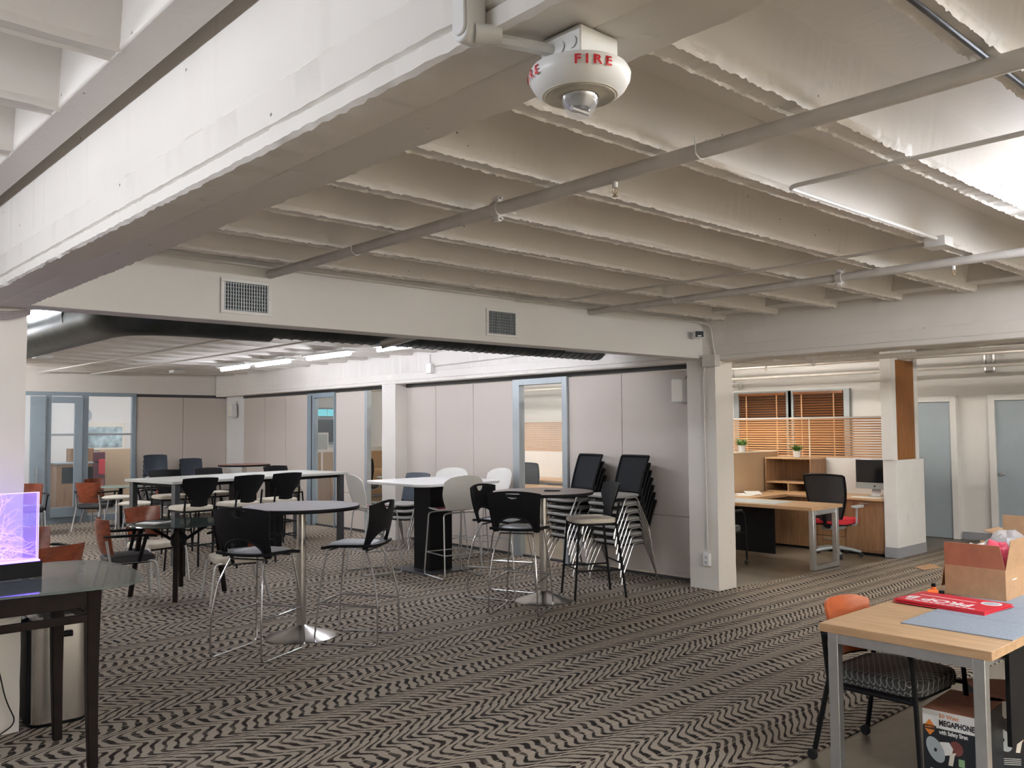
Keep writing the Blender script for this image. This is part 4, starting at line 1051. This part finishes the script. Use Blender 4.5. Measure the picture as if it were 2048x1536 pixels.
def plant(loc, label, seed):
    random.seed(seed); t = thing('potted_plant', label, 'plant', loc)
    MB().lathe([(.042, 0), (.048, .005), (.055, .095), (.05, .095), (.046, .08), (0, .08)], 24, cap=False).obj('pot', 'white_gloss', t)
    mb = MB()
    for i in range(120):
        a = random.uniform(0, 2*PI); ln = random.uniform(.07, .17); el = random.uniform(.25, 1.3); c, s = math.cos(a), math.sin(a)
        p0 = Vector((c*.02, s*.02, .085)); d = Vector((c*math.cos(el), s*math.cos(el), math.sin(el))); sd = Vector((-s, c, 0))*.007
        p1 = p0 + d*ln*.55; p2 = p0 + d*ln + Vector((c*.02, s*.02, -.025))
        mb.add([p0 - sd*.5, p0 + sd*.5, p1 + sd, p1 - sd, p2], [(0, 1, 2, 3), (3, 2, 4)])
    stuff(mb.obj('leaves', 'leaf_green', t, smooth=False))
plant((11.62, 6.60, 1.2365), 'small green plant in white pot on top of the hutch', 3)
plant((10.95, 7.09, 1.3255), 'small green plant in white pot on the tan divider', 5)
# computer
im = thing('desktop_computer', 'thin silver all-in-one computer with black screen on the oak worktop', 'computer', (11.56, 5.43, .7355), 90)
# local: screen faces +Y local -> world -X
MB().box(-.265, .265, -.012, .006, .10, .50).obj('case', 'satin_metal', im, bevel=.006)
MB().box(-.255, .255, .006, .0075, .185, .49).obj('screen', 'screen_glass', im, smooth=False)
MB().box(-.265, .265, .006, .0085, .10, .175).obj('chin', 'alu', im, bevel=.001)
MB().lathe([(0, 0), (.013, 0), (.013, .001), (0, .001)], 16, cap=False).obj('logo', 'ink_black', im, loc=(0, .0095, .138)).rotation_euler = (R(90), 0, 0)
mbs = MB(); mbs.box(-.08, .08, -.10, .06, 0, .008); mbs.obj('foot', 'satin_metal', im, bevel=.003); MB().obox((0, -.045, .075), (.12, .008, .15), Matrix.Rotation(R(18), 3, 'X')).obj('stand', 'satin_metal', im)
kb = MB().prism(rrect(.065, .21, .01), 0, .012).obj('keyboard', 'white_plastic', loc=(11.28, 5.40, .7355), bevel=.002); tag(kb, 'slim white keyboard in front of the computer', 'keyboard')
# task chair
def make_task_chair(label, loc, hd, seat='seat_red'):
    t = thing('task_chair', label, 'chair', loc, H(hd), 'mesh back task chairs')
    for k in range(5):
        a = R(90 + 72*k); c, s = math.cos(a), math.sin(a)
        l = MB().tube([(c*.03, s*.03, .11), (c*.18, s*.18, .095), (c*.31, s*.31, .07)], [.026, .022, .016], 8).obj('base_arm', 'alu', t)
        w = MB().tube([(c*.31 - s*.022, s*.31 + c*.022, .03), (c*.31 + s*.022, s*.31 - c*.022, .03)], .03, 16).obj('caster', 'rubber', t)
    MB().tube([(0, 0, .10), (0, 0, .36)], .028, 14).obj('gas_column', 'black_metal', t)
    MB().box(-.11, .11, -.16, .12, .35, .42).obj('mechanism', 'alu', t, bevel=.02)
    cushion(.25, .24, .43, .50, .11).obj('seat_cushion', seat, t)
    MB().prism(rrect(.235, .225, .09), .415, .435).obj('seat_pan', 'black_plastic', t)
    def fb(u, w): return (u*(.17 + .10*math.sin(min(1, w*1.3)*PI/2)), -.25 - .02*w - .08*w*w + .06*u*u, .47 + .60*w)
    psheet(MB(), lin(-.96, .96, 13), lambda u: 0, lambda u: .985 - .03*u*u, fb, .006, 14).obj('back_mesh', 'mesh_grey', t)
    MB().tube([fb(-1, w) for w in lin(0, .95, 12)] + [fb(u, 1 - .03*u*u) for u in lin(-.93, .93, 9)] + [fb(1, w) for w in lin(.95, 0, 12)], .014, 8, closed=True).obj('back_frame', 'black_plastic', t)
    MB().tube(fillet([(0, -.12, .38), (0, -.27, .40), (0, -.30, .60)], .06), .022, 8).obj('back_spine', 'black_plastic', t)
    for s in (-1, 1):
        MB().tube(fillet([(s*.15, 0, .41), (s*.29, 0, .42), (s*.295, 0, .64)], .04), .014, 8).obj('arm_post', 'alu', t)
        MB().prism(rrect(.042, .125, .035), .64, .668, lambda a, b, c: (a + s*.295, b + .03, c)).obj('armrest', 'horn_grey', t, bevel=.006)
    return t
make_task_chair('mesh back task chair with bright red seat in the cubicle', (10.82, 5.63, 0), 2)
make_task_chair('dark task chair seen through the glass partition door', (11.0, 11.55, 0), 20, 'seat_black')
make_task_chair('dark task chair seen through the narrow gap in the partition', (10.5, 16.2, 0), 30, 'seat_black')
make_caster_chair('dark arm chair with patterned seat behind the white column', (9.20, 6.35, -.006), -5)
# second and third cubicles beyond the partition
c2 = thing('cubicle_desk', 'oak desk of the cubicle seen through the glass partition door', 'desk', (0, 0, 0))
MB().box(11.1, 11.88, 10.0, 13.1, .70, .74).obj('worktop', 'oak', c2, bevel=.002); MB().box(9.9, 10.7, 9.9, 12.6, .66, .70).obj('side_top', 'oak', c2, bevel=.002)
MB().box(11.2, 11.88, 10.0, 10.6, 0, .70).obj('pedestal', 'walnut_front', c2, bevel=.002); MB().box(9.95, 10.0, 9.95, 12.5, 0, .66).obj('side_panel', 'walnut_front', c2, bevel=.002)
d3 = thing('fabric_divider', 'golden fabric divider behind the blue framed glass door', 'partition', (0, 0, 0))
MB().box(10.0, 13.2, 18.75, 18.82, .05, 1.14).obj('fabric_panel', 'panel_gold', d3, bevel=.004); MB().box(10.0, 13.2, 18.74, 18.83, 1.14, 1.25).obj('top_trim', 'white_gloss', d3, bevel=.003)
MB().box(10.0, 13.2, 18.75, 18.82, 0, .05).obj('kick_plate', 'grey_base', d3, smooth=False)
mon = thing('monitor', 'white framed monitor above the golden divider behind the glass door', 'monitor', (10.55, 18.2, 0))
MB().box(-.16, .16, -.02, .02, 1.18, 1.62).obj('frame', 'white_gloss', mon, bevel=.006); MB().box(-.13, .13, -.022, -.019, 1.22, 1.58).obj('screen', 'horn_grey', mon, smooth=False); MB().tube([(0, 0, 0), (0, 0, 1.2)], .02, 8).obj('stand', 'white_gloss', mon)
d4 = thing('cubicle_desk', 'desk behind the narrow gap in the partition', 'desk', (0, 0, 0))
MB().box(10.2, 12.6, 17.3, 18.0, .70, .74).obj('worktop', 'oak_x', d4, bevel=.002); MB().box(10.25, 10.3, 17.35, 17.95, 0, .70).obj('side_panel', 'walnut_front', d4, smooth=False); MB().box(12.5, 12.55, 17.35, 17.95, 0, .70).obj('side_panel', 'walnut_front', d4, smooth=False)
# ---- room behind the far glass doors
cab = thing('cabinet', 'dark cabinet with printer shelf behind the far glass door', 'cabinet', (5.55, 19.9, 0))
MB().box(-.35, .45, -.3, .3, 0, 1.02).obj('body', 'walnut_front', cab, bevel=.004); MB().box(-.25, .38, -.305, -.29, .62, .95).obj('opening', 'black_plastic', cab, smooth=False); MB().box(-.38, .48, -.33, .33, 1.02, 1.05).obj('top', 'horn_grey', cab, bevel=.003)
bb = thing('cardboard_box', 'brown box standing on the cabinet behind the glass door', 'box', (5.72, 19.9, 1.052)); MB().box(-.22, .24, -.15, .15, 0, .28).obj('carton', 'walnut_front', bb, bevel=.003); MB().box(-.22, .24, -.02, .02, .2801, .282).obj('tape', 'cardboard', bb, smooth=False)
tp = thing('fabric_divider', 'beige divider panel behind the right far glass door', 'partition', (6.62, 20.1, 0)); MB().box(-.45, .42, -.03, .03, .04, 1.30).obj('fabric_panel', 'panel_tan', tp, bevel=.004); MB().box(-.45, .42, -.04, .04, 0, .04).obj('foot', 'grey_base', tp, smooth=False)
rb = thing('red_bag', 'red bag hanging on a maroon rack behind the far glass door', 'bag', (6.02, 19.6, 0)); MB().box(-.12, .12, -.03, .03, .55, 1.25).obj('rack_cloth', 'maroon_cloth', rb, bevel=.01); MB().box(-.02, .11, -.06, -.03, .78, 1.10).obj('bag', 'red_cloth', rb, bevel=.012); MB().tube([(0, 0, 0), (0, 0, .6)], .015).obj('stand', 'black_metal', rb)
pf = thing('picture_frame', 'framed pastel skyline picture on the bright wall behind the glass door', 'picture', (6.53, 20.96, 1.57)); MB().box(-.46, .46, -.02, .03, -.30, .32).obj('frame', 'warm_white', pf, bevel=.005); MB().box(-.40, .40, -.024, -.018, -.25, .22).obj('print', 'art_print', pf, smooth=False)
cl = thing('wall_clock', 'round grey clock on the bright wall behind the glass door', 'clock', (6.12, 20.99, 2.05)); q = MB().lathe([(0, 0), (.15, 0), (.16, .02), (.15, .04), (0, .042)], 28, cap=False).obj('clock_body', 'horn_grey', cl); q.rotation_euler = (R(90), 0, 0)

# ================================================================== CEILING FITTINGS
# grilles in the soffit
for i, (x0, x1, lab) in enumerate([(2.397, 2.752, 'white framed air grille at the left of the soffit'), (4.668, 5.018, 'white framed air grille in the middle of the soffit')]):
    v = thing('air_grille', lab, 'vent', ((x0+x1)/2, 5.43, 2.575), 0, 'air grilles on the soffit'); w = (x1-x0)/2; h = .115
    MB().box(-w, w, -.012, 0, h - .022, h).box(-w, w, -.012, 0, -h, -h + .022).box(-w, -w + .025, -.012, 0, -h + .022, h - .022).box(w - .025, w, -.012, 0, -h + .022, h - .022).obj('frame', 'white_plastic', v, bevel=.002)
    MB().box(-w + .02, w - .02, -.0015, -.0005, -h + .02, h - .02).obj('dark_backing', 'ink_black', v, smooth=False)
    mb = MB(); n = 17
    for k in range(n): x = -w + .03 + (2*w - .06)*k/(n-1); mb.box(x - .0028, x + .0028, -.010, -.003, -h + .02, h - .02)
    for k in range(8): z = -h + .03 + (2*h - .06)*k/7; mb.box(-w + .02, w - .02, -.004, -.002, z - .0022, z + .0022)
    stuff(mb.obj('louvre_blades', 'alu', v, smooth=False))
    for s in (-1, 1): MB().lathe([(0, 0), (.004, 0), (.003, .002), (0, .002)], 8, cap=False).obj('screw', 'satin_metal', v, loc=(s*(w - .012), -.0125, 0)).rotation_euler = (R(90), 0, 0)
# sprinkler pipes
def pipe(x, y0, y1, z, r, label, coup, heads, hang, m='pipe_paint', name='sprinkler_pipe'):
    t = thing(name, label, 'pipe', (x, 0, z))
    MB().tube([(0, y0, 0), (0, y1, 0)], r, 16).obj('pipe', m, t)
    for y in coup:
        c = MB().tube([(0, y - .022, 0), (0, y + .022, 0)], r*1.32, 16).obj('coupling', 'pipe_white' if m != 'pipe_paint' else m, t)
        for s in (-1, 1):
            MB().box(-.012, .012, y - .018, y + .018, s*(r + .018) - .013, s*(r + .018) + .013).obj('coupling_lug', 'pipe_white', t, bevel=.004)
            MB().tube([(0, y - .035, s*(r + .02)), (0, y + .035, s*(r + .02))], .006, 6).obj('bolt', 'pipe_white', t)
    for y in heads:
        MB().lathe([(.012, 0), (.012, -.026), (.009, -.028)], 12, (0, y, -r + .004)).obj('sprinkler_fitting', 'pipe_white', t)
        hd = MB().tube(fillet([(0, y - .011, -r - .022), (0, y - .013, -r - .040), (0, y, -r - .056), (0, y + .013, -r - .040), (0, y + .011, -r - .022)], .01), .0022, 5).lathe([(.0, -.002), (.012, -.002), (.012, 0), (0, 0)], 12, (0, y, -r - .056), False).tube([(0, y, -r - .022), (0, y, -r - .055)], .002, 5).obj('sprinkler_head', 'brass', t)
    for y in hang:
        MB().tube(fillet([(-r - .004, y, JB - z), (-r - .004, y, -r*.6), (0, y, -r - .004), (r + .004, y, -r*.6), (r + .004, y, JB - z)], .012), .0028, 5).obj('hanger_strap', 'pipe_white', t)
    return t
pipe(2.745, -3, 5.43, 2.748, .030, 'thick painted sprinkler pipe crossing under the ribs, left one', [3.10], [2.36], [1.93, 4.35])
pipe(5.93, -3, 5.43, 2.757, .029, 'painted sprinkler pipe crossing under the ribs, right one', [3.00], [2.22], [1.75, 4.45])
pipe(9.2, 1, 16, 2.43, .027, 'white sprinkler pipe along the office behind the right beam', [5.0], [6.4, 5.6, 7.6], [], 'pipe_white')
for x, z, r in ((9.9, 2.62, .03), (10.4, 2.66, .022), (11.4, 2.58, .04), (12.3, 2.66, .03), (12.9, 2.50, .025)):
    o = MB().tube([(x, .5, z), (x, 16, z)], r, 10).obj('ceiling_pipe', 'pipe_paint'); tag(o, 'grey pipe under the office ceiling, %s' % {9.9: 'first behind the beam', 10.4: 'thin second one', 11.4: 'the thickest', 12.3: 'fourth from the beam', 12.9: 'nearest the office wall'}[x], 'pipe')
def cond(name, pts, r, label, cat='conduit', m='pipe_paint', fr=.06):
    return tag(MB().tube(fillet(pts, fr, 6), r, 8).obj(name, m), label, cat)
jb = thing('junction_box', 'white junction box under the ribs at the right', 'box', (5.25, 2.045, 2.735)); MB().box(-.06, .06, -.06, .06, 0, .055).obj('box', 'pipe_white', jb, bevel=.004); MB().box(-.066, .066, -.066, .066, -.006, 0).obj('cover', 'pipe_white', jb, bevel=.002)
cond('conduit', [(3.55, .4, 2.775), (3.55, 2.035, 2.775), (5.20, 2.035, 2.775)], .0105, 'white conduit with a bend leading to the junction box', m='pipe_white')
cond('flexible_conduit', [(1.4, .915, 2.792), (3.0, .925, 2.79), (5.2, .915, 2.79)], .008, 'dark flexible conduit running along the rib at the upper right', m='dark_metal')
cond('conduit', [(5.27, 2.10, 2.765), (5.27, 5.0, 2.77), (5.2, 5.33, 2.78), (5.0, 5.42, 2.78)], .0095, 'thin conduit running from the junction box to the soffit')
cond('conduit', [(1.32, 5.405, 2.79), (7.55, 5.405, 2.79), (7.66, 5.31, 2.76), (7.665, 5.26, 2.42)], .010, 'thin conduit along the top edge of the soffit down to the box on the column')
cb2 = thing('junction_box', 'beige junction box at the head of the column by the partition', 'box', (7.66, 5.30, 2.32)); MB().box(-.05, .04, -.075, .075, 0, .12).obj('box', 'pipe_paint', cb2, bevel=.004); MB().box(-.056, -.05, -.08, .08, -.004, .124).obj('cover', 'pipe_paint', cb2, bevel=.002)
cond('conduit', [(7.67, 5.40, 2.33), (7.675, 5.42, 2.2), (7.675, 5.41, 1.2), (7.675, 5.405, .40)], .009, 'thin grey conduit running down the column to the outlet', fr=.05)
ob = thing('outlet_box', 'white surface outlet box low on the column', 'outlet', (7.665, 5.405, .25)); MB().box(-.025, .02, -.037, .037, 0, .125).obj('box', 'white_plastic', ob, bevel=.004)
for z in (.035, .085): MB().box(-.0265, -.025, -.014, .014, z - .012, z + .012).obj('socket', 'horn_grey', ob, bevel=.001)
# fire alarm strobe on the beam
fa = thing('fire_alarm', 'white round fire alarm with clear strobe under the big beam', 'alarm', (1.15, 1.07, 2.408))
MB().box(-.05, .05, -.05, .05, -.055, 0).obj('back_box', 'white_plastic', fa, bevel=.003)
for k in range(3):
    MB().lathe([(0, 0), (.011, 0), (.011, .0012), (0, .0012)], 18, cap=False).obj('knockout', 'white_plastic', fa, loc=(-.0512, -.03 + k*.03, -.028)).rotation_euler = (0, R(-90), 0)
RP = [(.075, -.052), (.088, -.056), (.0935, -.066), (.092, -.078), (.084, -.092), (.074, -.101), (.068, -.1045)]
MB().lathe(RP, 64, cap=False).obj('rim', 'white_plastic', fa)
MB().lathe([(.0, -.101), (.03, -.103), (.069, -.1035), (.069, -.1045), (0, -.1062)], 48, cap=False).obj('speaker_face', 'warm_white', fa)
gb = MB()
for q in range(8):
    rr = .036 + q*.004; gb.tube([(rr*math.cos(2*PI*k/40), rr*math.sin(2*PI*k/40), -.1055) for k in range(40)], .0007, 4, closed=True)
stuff(gb.obj('grille_rings', 'pipe_paint', fa))
MB().lathe([(.033, -.104), (.0335, -.112), (.032, -.12), (.026, -.134), (.014, -.144), (0, -.147)], 32, cap=False).obj('strobe_lens', 'lens_clear', fa)
MB().lathe([(.034, -.103), (.034, -.108), (.029, -.118), (.020, -.128), (.012, -.124), (.004, -.112)], 32, cap=False).obj('reflector', 'chrome', fa)
MB().tube([(-.022, 0, -.131), (.022, 0, -.131)], .005, 8).tube([(-.018, .006, -.108), (-.018, 0, -.12)], .002, 5).tube([(.018, .006, -.108), (.018, 0, -.12)], .002, 5).obj('flash_tube', 'chrome', fa)
def ringtext(a0, nm):
    vs, fs = text_mesh('F I R E', .026, 0, .0008)
    out = []
    for v in vs:
        a = a0 + v.x / .0935
        q = max(0, min(1, .5 + v.y / .029)); r = .0925 + .0018*math.sin(q*PI); z = -.087 + q*.025
        r = .0905 + .0045*math.sin(min(1, q*1.15)*PI*.75)
        out.append((math.cos(a)*(r + .0008), math.sin(a)*(r + .0008), z))
    MB().add(out, fs).obj(nm, 'ink_red', fa, smooth=False)
VA = math.atan2(-1.07, -1.15)
ringtext(VA + .27, 'fire_lettering'); ringtext(VA - 1.25, 'fire_lettering')
lb = thing('conduit_fitting', 'white conduit elbow body on the edge of the big beam', 'conduit', (.985, 1.185, 2.41))
MB().prism(rrect(.022, .075, .02), -.022, .022, lambda a, b, c: (c, a, b + .055)).obj('body', 'white_plastic', lb, bevel=.004); MB().prism(rrect(.017, .065, .016), -.003, .003, lambda a, b, c: (c - .024, a, b + .055)).obj('cover', 'pipe_white', lb, bevel=.002)
MB().tube([(0, -.015, -.004), (.04, -.04, -.004)], .017, 12).obj('hub', 'white_plastic', lb)
MB().tube([(0, 0, .12), (0, 0, .45)], .013, 10).obj('riser', 'white_plastic', lb)
cond('conduit', [(1.01, 1.165, 2.402), (1.05, 1.13, 2.393), (1.11, 1.09, 2.382)], .012, 'short white conduit from the elbow to the fire alarm', m='white_plastic')
# camera on the soffit
sc = thing('security_camera', 'small white bullet camera with black face on the soffit', 'camera', (7.49, 5.43, 2.64), -42); MB().lathe([(0, 0), (.04, 0), (.038, .018), (0, .02)], 20, cap=False).obj('mount', 'white_plastic', sc).rotation_euler = (R(90), 0, 0)
MB().tube([(0, -.015, 0), (.02, -.05, 0)], .012, 8).obj('arm', 'white_plastic', sc); MB().box(.0, .10, -.17, -.03, -.038, .038).obj('housing', 'white_plastic', sc, bevel=.016, seg=3); MB().box(.008, .092, -.173, -.168, -.030, .030).obj('face', 'screen_glass', sc, bevel=.004); MB().box(.03, .07, -.1745, -.173, -.023, -.012).obj('led_window', 'white_plastic', sc, smooth=False)
# wall speakers
def spk(loc, rz, label):
    t = thing('wall_speaker', label, 'speaker', loc, rz, 'small white wall speakers'); MB().box(-.085, .085, -.16, -.04, -.13, .13).obj('cabinet', 'white_plastic', t, bevel=.015); MB().box(-.07, .07, -.163, -.159, -.115, .115).obj('grille', 'warm_white', t, bevel=.004); MB().tube([(0, 0, .05), (0, -.05, .05)], .015).box(-.03, .03, -.008, 0, 0, .16).obj('bracket', 'satin_metal', t); MB().tube(fillet([(.02, -.04, .12), (.05, -.03, .19), (.02, -.005, .2)], .03), .004, 5).obj('cable', 'rubber', t)
spk((7.93, 17.1, 2.09), -90, 'small white speaker on the far corner pilaster'); spk((7.93, 5.83, 2.09), -90, 'small white speaker high on the partition by the column')
# duct behind the soffit
du = thing('air_duct', 'dark round spiral air duct with elbow behind the soffit', 'duct', (0, 0, 0))
dp = fillet([(2.2, 15.5, 2.60), (2.2, 6.55, 2.60), (3.3, 6.55, 2.60)], .75, 12)
MB().tube(dp, .19, 24).obj('elbow_duct', 'duct_metal', du); MB().tube([(3.3, 6.55, 2.62), (7.25, 6.55, 2.62)], .175, 24).obj('straight_duct', 'duct_metal', du)
MB().tube([(7.25, 6.55, 2.62), (7.26, 6.55, 2.62)], .18, 24).obj('end_cap', 'duct_silver', du)
sr = MB()
for i in range(40):
    x = 3.4 + i*.097; sr.tube([(x + .02*k/16, 6.55 + .178*math.cos(2*PI*k/16), 2.62 + .178*math.sin(2*PI*k/16)) for k in range(17)], .004, 4)
stuff(sr.obj('spiral_seams', 'duct_metal', du))
for i in range(6):
    y = 7.5 + i*1.1; MB().tube([(2.2, y, 2.62), (2.2, y + .025, 2.62)], .196, 24).obj('duct_joint', 'duct_metal', du)
MB().box(6.62, 7.05, 6.36, 6.42, 2.50, 2.60).obj('duct_grille', 'satin_metal', du, bevel=.003)
MB().tube(fillet([(4.35, 6.5, 2.46), (4.6, 6.3, 2.55), (4.85, 6.05, 2.62)], .1), .055, 14).obj('branch_duct', 'duct_silver', du)
# cable bundle at the head of the left column
for i in range(4):
    cond('cable', [(.75, 5.57, 2.385 - i*.014), (1.0, 5.60 - .01*i, 2.39 - i*.012), (1.2, 5.595, 2.375 - i*.013), (1.33, 5.605, 2.40 - i*.006)], .0075, 'purple grey cable wrapped round the left column head, %s' % ('top', 'second', 'third', 'lowest')[i], 'cable', 'lam_grey')
# fittings over the partition
for i, x in enumerate((5.3, 4.4)):
    cond('conduit', [(x, 6.9, 2.77), (x, 12.0, 2.77), (x - .1, 17.5, 2.77)], .012, 'thin conduit under the far ceiling, %s' % ('right one', 'left one')[i])
ex = thing('wall_box', 'small white electrical box on the concrete band over the partition', 'box', (7.66, 10.15, 2.50)); MB().box(-.04, .03, -.06, .06, 0, .14).obj('box', 'pipe_white', ex, bevel=.004); MB().tube([(-.005, 0, .14), (-.005, 0, .28)], .01).obj('conduit_stub', 'pipe_paint', ex)
cond('conduit', [(7.675, 10.1, 2.60), (7.675, 7.6, 2.64), (7.675, 6.3, 2.67)], .009, 'thin conduit along the concrete band over the partition')
for i, (x, y) in enumerate(((4.0, 9.2), (3.4, 13.6), (6.1, 15.6))):
    t = thing('ceiling_speaker', 'small white square ceiling fitting in the far area, %s' % ('nearest', 'left one', 'right one')[i], 'fitting', (x, y, 2.73), 0, 'ceiling fittings'); MB().box(-.11, .11, -.11, .11, 0, .05).obj('body', 'white_plastic', t, bevel=.008); MB().tube([(0, 0, .05), (0, 0, .10)], .03, 10).obj('stem', 'satin_metal', t)
# emergency light heads on the office wall
for i, y in enumerate((5.95, 9.0)):
    t = thing('emergency_light', 'white emergency light box on the office wall, %s' % ('beside the post', 'left of the windows')[i], 'light', (13.7, y, 2.42)); MB().box(-.06, 0, -.13, .13, -.06, .06).obj('box', 'white_plastic', t, bevel=.006)
    for s in (-1, 1): MB().tube([(-.04, s*.12, .0), (-.08, s*.19, -.01)], [.03, .045], 12).obj('lamp_head', 'white_plastic', t)
    MB().tube([(-.02, 0, .06), (-.02, 0, .35)], .01, 6).obj('conduit', 'satin_metal', t)
pu = thing('metal_strut', 'grey metal U-shaped strut hanging on the office wall above the doors', 'bracket', (13.62, 4.65, 2.45)); MB().tube(fillet([(0, -.06, .38), (0, -.06, 0), (0, .06, 0), (0, .06, .38)], .04), .022, 8).obj('strut', 'satin_metal', pu)
